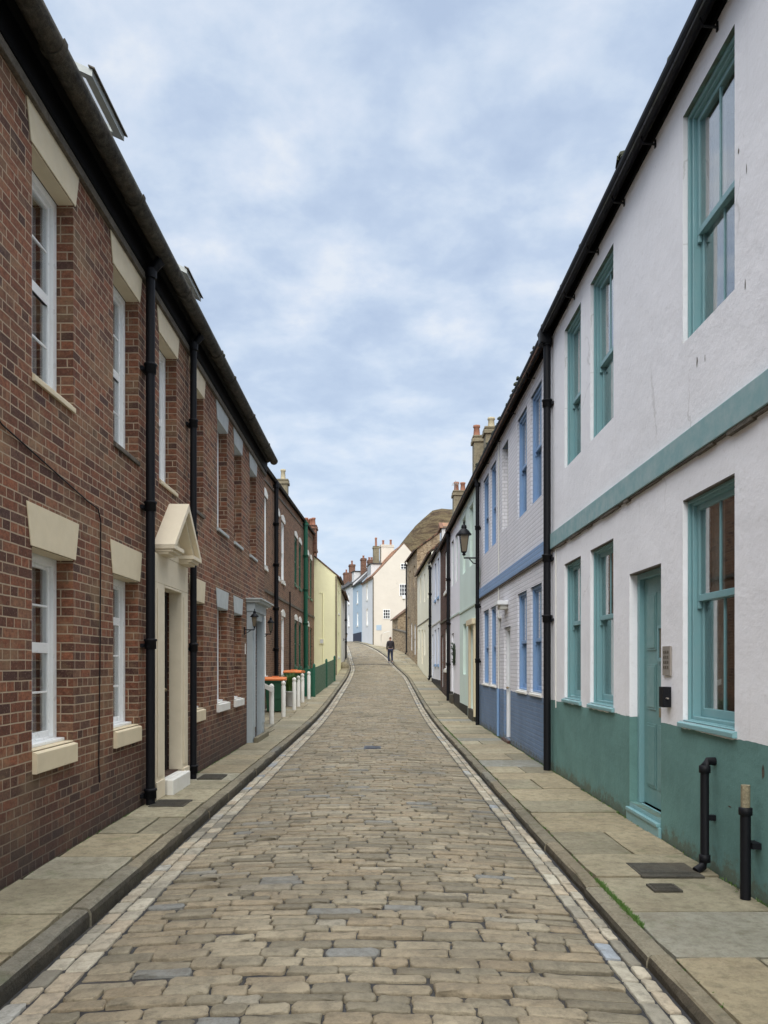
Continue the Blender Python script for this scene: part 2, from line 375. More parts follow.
# ------------------------------------------------------------------ houses
class House:
    """local x along the facade, y into the building, z up. side L: x = Y-Y0 ; side R: x = Y1-Y"""
    def __init__(s, name, label, cat, side, Y0, Y1, X, z=0, X2=None, group=None):
        s.side = side; s.Y0 = Y0; s.Y1 = Y1; s.z = z
        X2 = X if X2 is None else X2           # X at near end, X2 at far end
        s.W = math.hypot(Y1 - Y0, X2 - X)
        if side == 'L': s.root = empty(name, (X, Y0, z), math.atan2(Y1 - Y0, X2 - X), label, cat, group)
        else: s.root = empty(name, (X2, Y1, z), math.atan2(Y0 - Y1, X - X2), label, cat, group)
        s.k = s.W / (Y1 - Y0)
    def x(s, Y): return (Y - s.Y0) * s.k if s.side == 'L' else (s.Y1 - Y) * s.k
    def wall(s, mat, ztop, ops, D=6, pitch=38, rec=.1, base=-.6, slope=0, revmat=None, matlow=None, name='wall', holes_dark=True, stepin=.0):
        """ops: (Ya,Yb,z0,z1[,rec]) in world Y; slope tilts the wall top"""
        b = MB(); s.mat = mat; s.D = D; s.ztop = ztop; s.pitch = pitch; s.slope = slope
        rs = []
        for o in ops:
            a, c = sorted((s.x(o[0]), s.x(o[1]))); rs.append((a, c, o[2] - s.z, o[3] - s.z, o[4] if len(o) > 4 else rec))
        zt = ztop - s.z
        xs = sorted({0, s.W} | {r[0] for r in rs} | {r[1] for r in rs}); zs = sorted({base, zt} | {r[2] for r in rs} | {r[3] for r in rs})
        T = lambda x, z: z + (slope * s.slx(x) if abs(z - zt) < 1e-6 else 0)
        for i in range(len(xs) - 1):
            for j in range(len(zs) - 1):
                mx, mz = (xs[i] + xs[i + 1]) / 2, (zs[j] + zs[j + 1]) / 2
                if any(r[0] < mx < r[1] and r[2] < mz < r[3] for r in rs): continue
                b.poly([(xs[i], 0, zs[j]), (xs[i + 1], 0, zs[j]), (xs[i + 1], 0, T(xs[i + 1], zs[j + 1])), (xs[i], 0, T(xs[i], zs[j + 1]))], mat)
        rm = revmat or mat
        for (x0, x1, z0, z1, d) in rs:
            b.poly([(x0, 0, z0), (x0, d, z0), (x0, d, z1), (x0, 0, z1)], rm); b.poly([(x1, 0, z0), (x1, 0, z1), (x1, d, z1), (x1, d, z0)], rm)
            b.poly([(x0, 0, z1), (x1, 0, z1), (x1, d, z1), (x0, d, z1)], rm); b.poly([(x0, 0, z0), (x0, d, z0), (x1, d, z0), (x1, 0, z0)], rm)
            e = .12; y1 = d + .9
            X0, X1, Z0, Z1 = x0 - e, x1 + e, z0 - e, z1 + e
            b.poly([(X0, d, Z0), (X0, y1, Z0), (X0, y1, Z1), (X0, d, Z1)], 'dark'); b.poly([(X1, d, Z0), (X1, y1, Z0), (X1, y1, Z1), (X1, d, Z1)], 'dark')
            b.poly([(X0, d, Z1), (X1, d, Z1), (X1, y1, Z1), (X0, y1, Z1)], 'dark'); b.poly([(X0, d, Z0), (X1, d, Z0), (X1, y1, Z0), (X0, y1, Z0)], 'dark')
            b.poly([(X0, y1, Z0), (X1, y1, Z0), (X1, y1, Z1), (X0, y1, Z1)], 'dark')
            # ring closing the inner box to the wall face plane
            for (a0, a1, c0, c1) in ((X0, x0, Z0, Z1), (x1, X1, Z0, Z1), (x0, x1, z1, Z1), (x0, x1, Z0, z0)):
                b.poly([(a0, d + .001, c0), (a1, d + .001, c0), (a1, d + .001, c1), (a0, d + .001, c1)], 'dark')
        rise = math.tan(R(pitch)) * D / 2
        for x in (0, s.W):
            zz = T(x, zt)
            b.poly([(x, 0, base), (x, D, base), (x, D, zz), (x, D / 2, zz + rise), (x, 0, zz)], mat)
        b.poly([(0, D, base), (s.W, D, base), (s.W, D, T(s.W, zt)), (0, D, T(0, zt))], mat)
        b.uvo = (0, s.z * 0)
        s.wallo = b.build(name, s.root); return s.wallo
    def slx(s, x): return x if s.side == 'L' else s.W - x
    def shear(s):
        k = s.slope
        if not k: return None
        return lambda x, y, z: (x, y, z + k * s.slx(x))
    def roof(s, mat, ov=.2, th=.06, corr=.02, per=.24, ext=0, lift=.03, name='roof'):
        b = MB(s.shear()); D = s.D; zt = s.ztop - s.z + lift; tp = math.tan(R(s.pitch))
        n = max(2, int((s.W + 2 * ext) / (per / 4 if corr else 1)))
        rows = [(-ov, zt - ov * tp), (D / 2, zt + D / 2 * tp), (D + ov, zt - ov * tp)]
        if corr: rows = [(-ov, zt - ov * tp), (-ov + .3, zt + (.3 - ov) * tp), (D / 2, zt + D / 2 * tp), (D + ov, zt - ov * tp)]
        vs = []; fs = []
        m = len(rows)
        for i in range(n + 1):
            x = -ext + (s.W + 2 * ext) * i / n; c = corr * (1 + math.sin(x / per * 6.2832)) + (random.uniform(0, .006) if corr else 0)
            for (y, z) in rows: vs.append((x, y, z + c))
            for (y, z) in rows: vs.append((x, y, z - th))
        q = 2 * m
        for i in range(n):
            for j in range(m - 1):
                fs.append((i * q + j, (i + 1) * q + j, (i + 1) * q + j + 1, i * q + j + 1))
                fs.append((i * q + m + j, i * q + m + j + 1, (i + 1) * q + m + j + 1, (i + 1) * q + m + j))
            for j in (0, m - 1): fs.append((i * q + j, i * q + m + j, (i + 1) * q + m + j, (i + 1) * q + j))
        for i in (0, n):
            for j in range(m - 1): fs.append((i * q + j, i * q + j + 1, i * q + m + j + 1, i * q + m + j))
        b.add(vs, fs, mat)
        s.rf = b.build(name, s.root); return s.rf
    def gutter(s, off=.14, r=.06, dz=-.03, mat='black', fascia=.14, fmat='soot', x0=None, x1=None, fth=.03):
        b = MB(s.shear()); zt = s.ztop - s.z + dz; x0 = 0 if x0 is None else x0; x1 = s.W if x1 is None else x1
        prof = [(-off + r * math.cos(a), zt + r * 1.15 * math.sin(a)) for a in [R(180 + 180 * i / 8) for i in range(9)]]
        prof += [(-off + (r - .012) * math.cos(a), zt + (r - .012) * 1.15 * math.sin(a)) for a in [R(360 - 180 * i / 8) for i in range(9)]]
        b.prism(prof, x0, x1, mat)
        g = b.build('gutter', s.root)
        if fascia:
            b = MB(s.shear()); b.box(x0, x1, -fth, -.002, zt - fascia + .08, zt + .08, fmat); b.build('fascia', s.root)
        return g
    def band(s, z0, z1, mat, d=.04, name='string_course', x0=None, x1=None, slope=0):
        b = MB((lambda x, y, z: (x, y, z + slope * s.slx(x))) if slope else None)
        b.box(.002 if x0 is None else x0, s.W - .002 if x1 is None else x1, -d, -.001, z0 - s.z, z1 - s.z, mat)
        return b.build(name, s.root, bevel=.006)
    def chimney(s, Y, y, w, d, z0, z1, mat, pots, potmat='terracotta', ph=.35, cap=True):
        x = s.x(Y); b = MB(); z0 -= s.z; z1 -= s.z
        b.box(x - w / 2, x + w / 2, y - d / 2, y + d / 2, z0, z1, mat)
        if cap: b.box(x - w / 2 - .05, x + w / 2 + .05, y - d / 2 - .05, y + d / 2 + .05, z1 - .16, z1 - .05, mat); b.box(x - w / 2 - .03, x + w / 2 + .03, y - d / 2 - .03, y + d / 2 + .03, z1 + .0, z1 + .05, mat)
        c = b.build('chimney', s.rf)
        for (dx, dy, hh) in pots:
            p = MB(); p.lathe((x + dx, y + dy, z1), [(.12, .04), (.11, .1), (.09, ph * hh * .8), (.115, ph * hh * .85), (.115, ph * hh), (.08, ph * hh)], potmat, 10)
            p.build('chimney_pot', c)
        return c
    def pipe(s, Y, z0, z1, r=.05, off=.09, mat='black', joints=(), top=True, foot=True, gx=.16):
        x = s.x(Y); b = MB(); a, c = z0 - s.z, z1 - s.z
        pts = [(x, -off, a)]
        if foot: pts = [(x, -off - .1, a + .02), (x, -off - .03, a + .06), (x, -off, a + .16)]
        pts += [(x, -off, c)]
        b.tube(pts, r, mat, 12)
        if top:
            b.tube([(x, -off, c), (x, -off - .02, c + .06), (x, -gx, c + .16)], r * 1.05, mat, 12); b.lathe((x, -off, c - .04), [(r * 1.4, 0), (r * 1.4, .1)], mat, 12)
        for j in joints:
            j -= s.z
            b.lathe((x, -off, j - .05), [(r, 0), (r * 1.28, .005), (r * 1.28, .085), (r * 1.45, .09), (r * 1.45, .11), (r, .115)], mat, 12)
        if foot: b.lathe((x, -off, a + .12), [(r, 0), (r * 1.3, .005), (r * 1.3, .1), (r, .105)], mat, 12)
        o = b.build('drainpipe', s.root)
        for j in joints:
            j -= s.z; q = MB(); q.box(x - r * 1.9, x + r * 1.9, -.035, -.001, j - .03, j + .01, mat); q.tube([(x, -.03, j - .01), (x, -off, j - .01)], .015, mat, 6); q.build('pipe_bracket', o)
        return o

def window(H, Ya, Yb, z0, z1, fm='upvc', rec=.1, fw=.06, vb=1, hb=(0, 0), cur='curtain', split=.5, sash=True, sill=None, lintel=None, lm=None, stagger=True, barw=.018, curcover=1, box=0, mid=.055, sillmat=None, sillh=.12, sillp=.05, arch=0, bars_low=None):
    x0, x1 = sorted((H.x(Ya), H.x(Yb))); z0 -= H.z; z1 -= H.z; e = .0015
    w = MB(); y = rec - .001
    X0, X1, Z0, Z1 = x0 + e, x1 - e, z0 + e, z1 - e
    # outer box frame
    def ring(a0, a1, c0, c1, wv, wt, wb, ya, yb):
        w.box(a0, a0 + wv, ya, yb, c0, c1, fm); w.box(a1 - wv, a1, ya, yb, c0, c1, fm)
        w.box(a0 + wv, a1 - wv, ya, yb, c1 - wt, c1, fm); w.box(a0 + wv, a1 - wv, ya, yb, c0, c0 + wb, fm)
    ring(X0, X1, Z0, Z1, fw, fw, fw * .8, y - .02, y + .09)
    if box: # deep sash box showing a stepped edge
        ring(X0, X1, Z0, Z1, fw * .45, fw * .6, fw * .3, y - .045, y - .02)
    a0, a1, c0, c1 = X0 + fw, X1 - fw, Z0 + fw * .8, Z1 - fw
    zm = c0 + (c1 - c0) * split
    yu, yl = (y + .012, y + .045) if stagger else (y + .01, y + .0101)
    sw = .045 if sash else .03
    # upper sash
    def rs(c0_, c1_, ya, nb, hbn, low):
        yb = ya + .034
        w.box(a0, a0 + sw, ya, yb, c0_, c1_, fm); w.box(a1 - sw, a1, ya, yb, c0_, c1_, fm)
        w.box(a0 + sw, a1 - sw, ya, yb, c1_ - (sw if not low else mid), c1_, fm); w.box(a0 + sw, a1 - sw, ya, yb, c0_, c0_ + (mid if not low else sw * 1.6), fm)
        lo = c0_ + (mid if not low else sw * 1.6); hi = c1_ - (sw if not low else mid)
        for k in range(nb):
            xx = a0 + sw + (a1 - a0 - 2 * sw) * (k + 1) / (nb + 1); w.box(xx - barw / 2, xx + barw / 2, ya + .006, yb - .006, lo, hi, fm)
        for k in range(hbn):
            zz = lo + (hi - lo) * (k + 1) / (hbn + 1); w.box(a0 + sw, a1 - sw, ya + .0075, yb - .0075, zz - barw / 2, zz + barw / 2, fm)
    rs(zm - mid / 2, c1, yu, vb, hb[0], False)
    rs(c0, zm + mid / 2, yl, vb if bars_low is None else bars_low, hb[1], True)
    if sash and stagger:   # sash horn
        for xx in (a0 + .02, a1 - .02): w.box(xx - .015, xx + .015, yu, yu + .03, zm - mid / 2 - .06, zm - mid / 2, fm)
    o = w.build('window', H.root, bevel=.004)
    p = MB(); p.box(a0 + sw * .5, a1 - sw * .5, yu + .015, yu + .019, zm, c1 - sw * .5, 'glass'); p.box(a0 + sw * .5, a1 - sw * .5, yl + .015, yl + .019, c0 + .02, zm, 'glass'); p.build('pane', o)
    if cur:
        c = MB(); yc = y + .14
        if curcover == 1: spans = [(a0, a1)]
        else: spans = [(a0, a0 + (a1 - a0) * .28), (a1 - (a1 - a0) * .28, a1)]
        for (u0, u1) in spans:
            n = max(6, int((u1 - u0) / .018)); vs = []; ph = random.uniform(0, 6)
            for i in range(n + 1):
                xx = u0 + (u1 - u0) * i / n; dy = .022 * math.sin(xx * 62 + ph) + .012 * math.sin(xx * 23 + ph * 2)
                vs += [(xx, yc + dy, c0), (xx, yc + dy * .6, c1)]
            c.add(vs, [(2 * i, 2 * i + 2, 2 * i + 3, 2 * i + 1) for i in range(n)], cur, True)
        c.build('curtain', o)
    if sill is not None:
        # keep the sill in front of the wall: part inside the opening is thin
        b = MB(); b.prism([(-sillp, z0 - sillh), (-.0012, z0 - sillh), (-.0012, z0 + .0), (-sillp, z0 - .012)], x0 - sill + .001, x1 + sill - .001, sillmat or 'cream')
        b.box(x0 + .002, x1 - .002, -.0012, rec - .021, z0 + .001, z0 + .012, sillmat or 'cream')
        if fm == 'upvc': b.box(x0 + .004, x1 - .004, rec - .09, rec - .0215, z0 + .0125, z0 + .04, 'upvc')
        b.build('sill', o, bevel=.006)
    if lintel:
        b = MB(); d = .012; k = lintel
        if arch:
            n = 8; pts = [(x0 - .06, z1 - .0), (x0 - .10, z1 + k * .9)] + [(x0 - .1 + (x1 - x0 + .2) * i / n, z1 + k * .9 + arch * math.sin(math.pi * i / n)) for i in range(1, n)] + [(x1 + .10, z1 + k * .9), (x1 + .06, z1)]
            b.prismy(pts, -d - .02, -.0012, lm or 'offwhite')
        else:
            b.prismy([(x0 - .03, z1 + .001), (x0 - .10, z1 + k), (x1 + .10, z1 + k), (x1 + .03, z1 + .001)], -d, -.0012, lm or 'cream')
            b.box(x0 + .0015, x1 - .0015, -.0012, rec - .03, z1 - .008, z1 - .0006, lm or 'cream')
        b.build('lintel', o, bevel=.008)
    return o

def door(H, Ya, Yb, z0, z1, mat, rec=.12, fm=None, fw=.07, panels='plank', win=None, flap=None, step=None, knob=True, fan=0, label=None):
    x0, x1 = sorted((H.x(Ya), H.x(Yb))); z0 -= H.z; z1 -= H.z; fm = fm or mat
    w = MB(); e = .0015
    w.box(x0 + e, x0 + fw, rec - .05, rec + .05, z0, z1 - e, fm); w.box(x1 - fw, x1 - e, rec - .05, rec + .05, z0, z1 - e, fm); w.box(x0 + fw, x1 - fw, rec - .05, rec + .05, z1 - fw, z1 - e, fm)
    zt = z1 - fw
    if fan:
        w.box(x0 + fw, x1 - fw, rec - .03, rec + .04, z1 - fw - fan - .04, z1 - fw - fan, fm); zt = z1 - fw - fan - .04
    f = w.build('door_frame', H.root, bevel=.004)
    if fan:
        g = MB(); g.box(x0 + fw, x1 - fw, rec, rec + .005, zt + .04, z1 - fw, 'glass'); g.build('pane', f)
    d = MB(); a0, a1 = x0 + fw + .002, x1 - fw - .002; b0 = z0 + .012
    d.box(a0, a1, rec + .0, rec + .045, b0, zt - .003, mat)
    W_ = a1 - a0; Hh = zt - b0
    if panels == 'plank':
        n = 5
        for i in range(n): d.box(a0 + W_ * i / n + .004, a0 + W_ * (i + 1) / n - .004, rec - .008, rec - .0005, b0 + .2, zt - .12, mat)
        d.box(a0, a1, rec - .012, rec - .0005, b0, b0 + .19, mat); d.box(a0, a1, rec - .012, rec - .0005, zt - .11, zt - .003, mat)
    else:
        for (p0, p1) in ((.08, .36), (.42, .62), (.68, .93)):
            for (q0, q1) in ((.12, .46), (.54, .88)):
                A0, A1, B0, B1 = a0 + W_ * q0, a0 + W_ * q1, b0 + Hh * p0, b0 + Hh * p1
                d.box(A0, A1, rec - .008, rec - .0005, B0, B1, mat); d.box(A0 + .025, A1 - .025, rec - .014, rec - .0085, B0 + .025, B1 - .025, mat)
    do = d.build('door', H.root, bevel=.003, label=label)
    if win:
        g = MB(); u0, u1, v0, v1 = win; A0, A1, B0, B1 = a0 + W_ * u0, a0 + W_ * u1, v0 - H.z, v1 - H.z
        for bx in ((A0 - .03, A0, B0 - .03, B1 + .03), (A1, A1 + .03, B0 - .03, B1 + .03), (A0, A1, B1, B1 + .03), (A0, A1, B0 - .035, B0)): g.box(bx[0], bx[1], rec - .03, rec - .0125, bx[2], bx[3], fm)
        g.box((A0 + A1) / 2 - .008, (A0 + A1) / 2 + .008, rec - .022, rec - .0126, B0, B1, fm)
        wf = g.build('door_window', do); g = MB(); g.box(A0, A1, rec - .018, rec - .014, B0, B1, 'lampglass'); g.build('pane', do)
    if flap:
        g = MB(); g.box(a0 + W_ * flap[0], a0 + W_ * flap[1], rec - .022, rec - .0125, flap[2] - H.z, flap[3] - H.z, 'brass')
        g.box(a0 + W_ * flap[0] + .02, a0 + W_ * flap[1] - .02, rec - .027, rec - .0225, flap[2] - H.z + .02, flap[3] - H.z - .02, 'brass'); g.build('letter_flap', do, bevel=.002)
    if knob:
        g = MB(); xx = a0 + W_ * (.1 if H.side == 'R' else .9); g.lathe((xx, rec - .05, z0 + 1.0), [(.01, 0), (.03, .01), (.03, .03), (.01, .045)], 'brass', 8); g.tube([(xx, rec, z0 + 1.02), (xx, rec - .05, z0 + 1.02)], .01, 'brass', 6); g.build('door_knob', do)
    if step:
        b = MB(); b.box(x0 - step[2], x1 + step[2], -step[0], -.0015, -.3, z0 - .005, step[1]); b.box(x0 + .003, x1 - .003, -.0015, rec + .04, -.3, z0 - .005, step[1]); b.build('doorstep', H.root, bevel=.012)
    return do

def clumps(H, items, name='moss_clump', mat='roofmoss'):
    b = MB(H.shear())
    for (x, y, z, s_) in items:
        n = 7; k = [random.uniform(.6, 1.2) for _ in range(n)]
        for j, (f, g) in enumerate(((1, 0), (.8, .45), (.35, .8))): pass
        vs = [(x + s_ * k[i] * 1.4 * f * math.cos(6.2832 * i / n), y + s_ * k[i] * f * math.sin(6.2832 * i / n), z + s_ * g) for f, g in ((1, -.3), (.85, .45), (.35, .85)) for i in range(n)]
        b.add(vs, [(a * n + i, a * n + (i + 1) % n, (a + 1) * n + (i + 1) % n, (a + 1) * n + i) for a in (0, 1) for i in range(n)] + [tuple(range(2 * n, 3 * n))], mat, True)
    return b.build(name, H.root, kind='stuff')
M['roofmoss'] = mat_plain('dark_roof_moss', (.035, .04, .02), .95, 40, .6)
# =================================================================== LEFT: brick row
LX = -2.6
def left_eaves(H, y0, y1, slope=False):
    z = H.ztop - H.z
    b = MB(); b.box(y0, y1, -.045, -.002, z - .005, z + .075, 'worn')
    for i in range(14):
        pass
    b.build('eaves_board', H.root, bevel=.006)
    # tarred cove
    b = MB(); n = int((y1 - y0) / .3)
    prof = [(-.002, .078), (-.05, .08), (-.06, .1), (-.07, .30), (-.2, .36), (-.2, .38), (-.002, .38)]
    b.prism([(p, z + q) for p, q in prof], y0, y1, 'soot'); b.build('soffit', H.root)
    b = MB(); c = (-.212, z + .345); r = .09
    pr = [(c[0] + r * math.cos(a), c[1] + r * math.sin(a)) for a in [R(175 + 190 * i / 9) for i in range(10)]]
    pr += [(c[0] + (r - .014) * math.cos(a), c[1] + (r - .014) * math.sin(a)) for a in [R(365 - 190 * i / 9) for i in range(10)]]
    b.prism(pr, y0, y1, 'gutterblack', True)
    k = y0 + .35
    while k < y1:
        rr = r + .012
        pr2 = [(c[0] + rr * math.cos(a), c[1] + rr * math.sin(a)) for a in [R(170 + 200 * i / 9) for i in range(10)]] + [(c[0] + (r + .001) * math.cos(a), c[1] + (r + .001) * math.sin(a)) for a in [R(370 - 200 * i / 9) for i in range(10)]]
        b.prism(pr2, k, k + .06, 'gutterblack'); k += 1.83
    b.build('gutter', H.root)

YS = 11.62
HA = House('brick_house', 'dark red brick house with cream lintels and a cream pedimented doorway between two black drainpipes', 'house', 'L', -4, YS, LX)
g1 = (.885, 2.42); f1 = (3.71, 5.42)
colsA = [(5.66, 6.42), (7.38, 8.14), (8.90, 9.66), (10.38, 11.12)]
back = [(-3.0, -2.24), (-1.2, -.44), (.9, 1.66), (2.9, 3.66)]
opsA = [(a, b, *f1) for a, b in colsA] + [(a, b, *g1) for i, (a, b) in enumerate(colsA) if i != 2] + [(a, b, *g1) for a, b in back] + [(a, b, *f1) for a, b in back]
opsA.append((8.93, 9.73, .19, 2.47, .14))
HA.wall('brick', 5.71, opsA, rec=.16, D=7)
for i, (a, b) in enumerate(back + colsA):
    if i in (0, 1): continue
    window(HA, a, b, *f1, rec=.16, fw=.07, vb=1, hb=(1, 1), cur='curtain', sill=.0, sillh=.055, sillp=.025, sillmat='worn' if i % 2 else 'cream', lintel=.285, lm='cream', stagger=False, sash=False, split=.5, mid=.085)
    if (a, b) != colsA[2]:
        second = (a, b) == colsA[1]
        window(HA, a, b, *g1, rec=.16, fw=.07, vb=1, hb=(0, 2) if second else (1, 1), cur='curtain', sill=.0, sillh=.165, sillp=.04, sillmat='cream', lintel=.32, lm='cream', stagger=False, sash=False, split=.74 if second else .52, mid=.085)
for i, (a, b) in enumerate(back[:2]):
    for zz in (f1, g1): window(HA, a, b, *zz, rec=.16, fw=.07, vb=1, hb=(1, 1), cur='curtain', sill=.05, sillh=.1, lintel=.29, lm='cream', stagger=False, sash=False, mid=.085)
HA.roof('slate', ov=.2, corr=0, lift=.56, ext=0)
left_eaves(HA, 0, HA.W - .001)
door(HA, 8.93, 9.73, .19, 2.47, 'darkdoor', rec=.18, fm='darkdoor', panels='p', fan=.28, step=None)
# reveal boards, doorcase and pediment
b = MB(); xa, xb = HA.x(8.93), HA.x(9.73); P0, P1 = HA.x(8.58), HA.x(10.02)
b.box(P0, xa, -.055, -.001, 0, 2.47, 'creamdoor'); b.box(xb, P1, -.055, -.001, 0, 2.47, 'creamdoor')
b.box(P0, P1, -.055, -.001, 2.471, 2.80, 'creamdoor')
b.box(P0 - .012, xa - .03, -.075, -.056, 0, .2, 'creamdoor'); b.box(xb + .03, P1 + .012, -.075, -.056, 0, .2, 'creamdoor')
b.box(P0 + .06, xa - .06, -.066, -.0555, .25, 2.4, 'creamdoor'); b.box(xb + .06, P1 - .06, -.066, -.0555, .25, 2.4, 'creamdoor')
# deep lining of the doorway
b.box(xa + .0015, xa + .02, -.054, .11, .19, 2.468, 'creamdoor'); b.box(xb - .02, xb - .0015, -.054, .11, .19, 2.468, 'creamdoor'); b.box(xa + .02, xb - .02, -.054, .11, 2.44, 2.468, 'creamdoor')
dc = b.build('doorcase', HA.root, bevel=.006)
b = MB(); c0, c1 = HA.x(8.66), HA.x(9.96); cm = (c0 + c1) / 2; zb, zr = 2.90, 3.50
for (u0, u1) in ((c0, c0 + .42), (c1 - .42, c1)):
    b.box(u0, u1, -.25, -.001, zb - .045, zb, 'creamdoor'); b.box(u0 + .02, u1 - .02, -.215, -.001, zb - .075, zb - .0455, 'creamdoor'); b.box(u0 + .035, u1 - .035, -.17, -.001, zb - .10, zb - .0755, 'creamdoor')
th = .075
for sgn in (-1, 1):
    e0 = c0 if sgn < 0 else c1
    pr = [(e0, zb + .002), (cm, zr), (cm, zr - th * 1.2), (e0 - sgn * .09, zb + .002)]
    b.prismy(pr, -.25, -.001, 'creamdoor')
    pr = [(e0 - sgn * .1, zb + .001), (cm, zr - th * 1.22), (cm, zr - th * 2.0), (e0 - sgn * .19, zb + .001)]
    b.prismy(pr, -.19, -.001, 'creamdoor')
b.prismy([(c0 + .2, zb - .1), (cm, zr - .17), (c1 - .2, zb - .1)], -.06, -.056, 'creamdoor')
b.prismy([(c0 + .2, 2.801), (c0 + .2, zb), (cm, zr - .17), (c1 - .2, zb), (c1 - .2, 2.801)], -.0555, -.0012, 'creamdoor')
b.build('pediment', HA.root, bevel=.003)
b = MB(); b.box(xa - .0, xb + .0, -.16, -.0765, -.1, .175, 'offwhite'); b.box(xa + .021, xb - .021, -.0765, .26, -.1, .175, 'offwhite'); b.build('doorstep', HA.root, bevel=.012)
HA.pipe(8.29, -.02, 5.78, r=.05, off=.085, foot=False, joints=(4.75, 3.25, 1.75, .12), gx=.2)
HA.pipe(10.19, -.02, 5.78, r=.045, off=.085, foot=False, joints=(4.75, 3.25, 1.75, .12), gx=.2)
b = MB(); b.tube([(HA.x(3.5), -.008, 4.0), (HA.x(5.19), -.01, 3.16 + .02), (HA.x(6.70), -.01, 2.98), (HA.x(6.95), -.012, 2.96), (HA.x(7.02), -.012, 2.86), (HA.x(7.0), -.012, 1.6), (HA.x(6.97), -.012, .62), (HA.x(6.99), -.012, .45)], .006, 'black', 6); b.build('cable', HA.root)
def skylight(H, Ya, Yb, lift):
    x0, x1 = sorted((H.x(Ya), H.x(Yb))); zr = H.ztop - H.z + .56; tp = math.tan(R(H.pitch))
    w = MB(); ya, yb = -.16, .75
    za, zb_ = zr + (ya + .0) * tp + lift, zr + yb * tp + .08
    F = lambda t, h: (ya + (yb - ya) * t, za + (zb_ - za) * t + h)
    def bar(a0, a1, t0, t1, h0, h1, m_):
        q = [F(t0, h0), F(t1, h0), F(t1, h1), F(t0, h1)]; w.prism(q, a0, a1, m_)
    bar(x0, x0 + .07, 0, 1, -.01, .05, 'greystone'); bar(x1 - .07, x1, 0, 1, -.01, .05, 'greystone'); bar(x0 + .07, x1 - .07, 0, .09, -.01, .05, 'greystone'); bar(x0 + .07, x1 - .07, .92, 1, -.03, .05, 'offwhite')
    bar(x0 - .02, x1 + .02, -.03, .03, .052, .065, 'worn')
    o = w.build('skylight', H.rf)
    g = MB(); g.poly([(x0 + .07, *F(.09, .0)), (x1 - .07, *F(.09, .0)), (x1 - .07, *F(.92, .0)), (x0 + .07, *F(.92, .0))], 'glass'); g.build('pane', o)
    w = MB(); w.prism([(ya + .1, zr + (ya + .1) * tp - .03), (yb, zr + yb * tp - .03), (yb, zr + yb * tp + .07), (ya + .1, zr + (ya + .1) * tp + .1)], x0 + .03, x1 - .03, 'worn'); w.build('skylight_kerb', H.rf)
clumps(HA, [(random.uniform(6, HA.W), -.212 + random.gauss(0, .03), 5.71 + .345, random.uniform(.015, .04)) for _ in range(70)])
skylight(HA, 6.42, 7.22, .37); skylight(HA, 9.55, 10.3, .31)

HB = House('brick_house', 'dark red brick house with grey lintels and a grey boxed doorcase between two wall lanterns', 'house', 'L', YS + .002, 16.95, LX)
colsB = [(12.06, 12.82), (13.46, 14.16), (15.05, 15.8)]
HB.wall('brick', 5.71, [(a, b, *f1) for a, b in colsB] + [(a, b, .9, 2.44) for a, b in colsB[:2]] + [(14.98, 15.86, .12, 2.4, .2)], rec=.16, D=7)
for a, b in colsB: window(HB, a, b, *f1, rec=.16, fw=.06, vb=1, hb=(0, 0), sill=.04, sillh=.06, sillp=.035, sillmat='greystone', lintel=.285, lm='greystone', cur='curtain')
for a, b in colsB[:2]: window(HB, a, b, .9, 2.44, rec=.16, fw=.06, vb=0, hb=(0, 0), sill=.05, sillh=.13, sillmat='offwhite', lintel=.30, lm='greystone', cur='curtain')
HB.roof('slate', ov=.2, corr=0, lift=.56); left_eaves(HB, .001, HB.W)
door(HB, 14.98, 15.86, .12, 2.4, 'greydoor', rec=.2, panels='p')
b = MB(); xa, xb = HB.x(14.98), HB.x(15.86)
b.box(xa - .28, xa, -.12, -.001, 0, 2.55, 'greydoor'); b.box(xb, xb + .28, -.12, -.001, 0, 2.55, 'greydoor'); b.box(xa + .0015, xb - .0015, -.119, -.001, 2.4, 2.549, 'greydoor')
b.box(xa - .3, xb + .3, -.16, -.001, 2.551, 2.72, 'greydoor')
b.box(xa - .23, xa - .05, -.14, -.1205, .3, 2.5, 'greydoor'); b.box(xb + .05, xb + .23, -.14, -.1205, .3, 2.5, 'greydoor')
b.box(xa - .36, xb + .36, -.26, -.001, 2.721, 2.77, 'greystone'); b.box(xa - .4, xb + .4, -.31, -.001, 2.7705, 2.80, 'greystone')
b.build('doorcase', HB.root, bevel=.005)
b = MB(); b.box(xa - .3, xb + .3, -.22, -.1415, -.1, .11, 'flag'); b.build('doorstep', HB.root, bevel=.012)
b = MB(); b.box(HB.x(14.5), HB.x(14.56), -.012, -.001, 1.72, 1.92, 'offwhite'); b.build('number_plate', HB.root)

# =================================================================== LEFT: set-back brown brick row
BX = -3.7
sl = .05
HC = House('brick_house', 'brown brick house with white arched window heads, set back behind the wheelie bins', 'house', 'L', 17.2, 31.2, BX)
ztC = 7.38
wc = [(23.75, 24.6), (26.75, 27.6), (28.2, 29.1)]
opC = [(a, b, 4.62, 6.85) for a, b in wc] + [(23.75, 24.6, 1.1, 3.3), (26.75, 27.6, .35, 3.3, .1), (28.2, 29.1, 1.1, 3.3)]
HC.wall('brick2', ztC, opC, rec=.045, D=7, slope=sl, pitch=32)
for a, b in wc: window(HC, a, b, 4.62, 6.85, rec=.045, fw=.1, vb=0, lintel=.16, lm='offwhite', arch=.12, sill=.05, sillmat='offwhite', cur='curtain')
for a, b in (wc[0], wc[2]): window(HC, a, b, 1.1, 3.3, rec=.045, fw=.1, vb=0, lintel=.16, lm='offwhite', arch=.12, sill=.05, sillmat='offwhite')
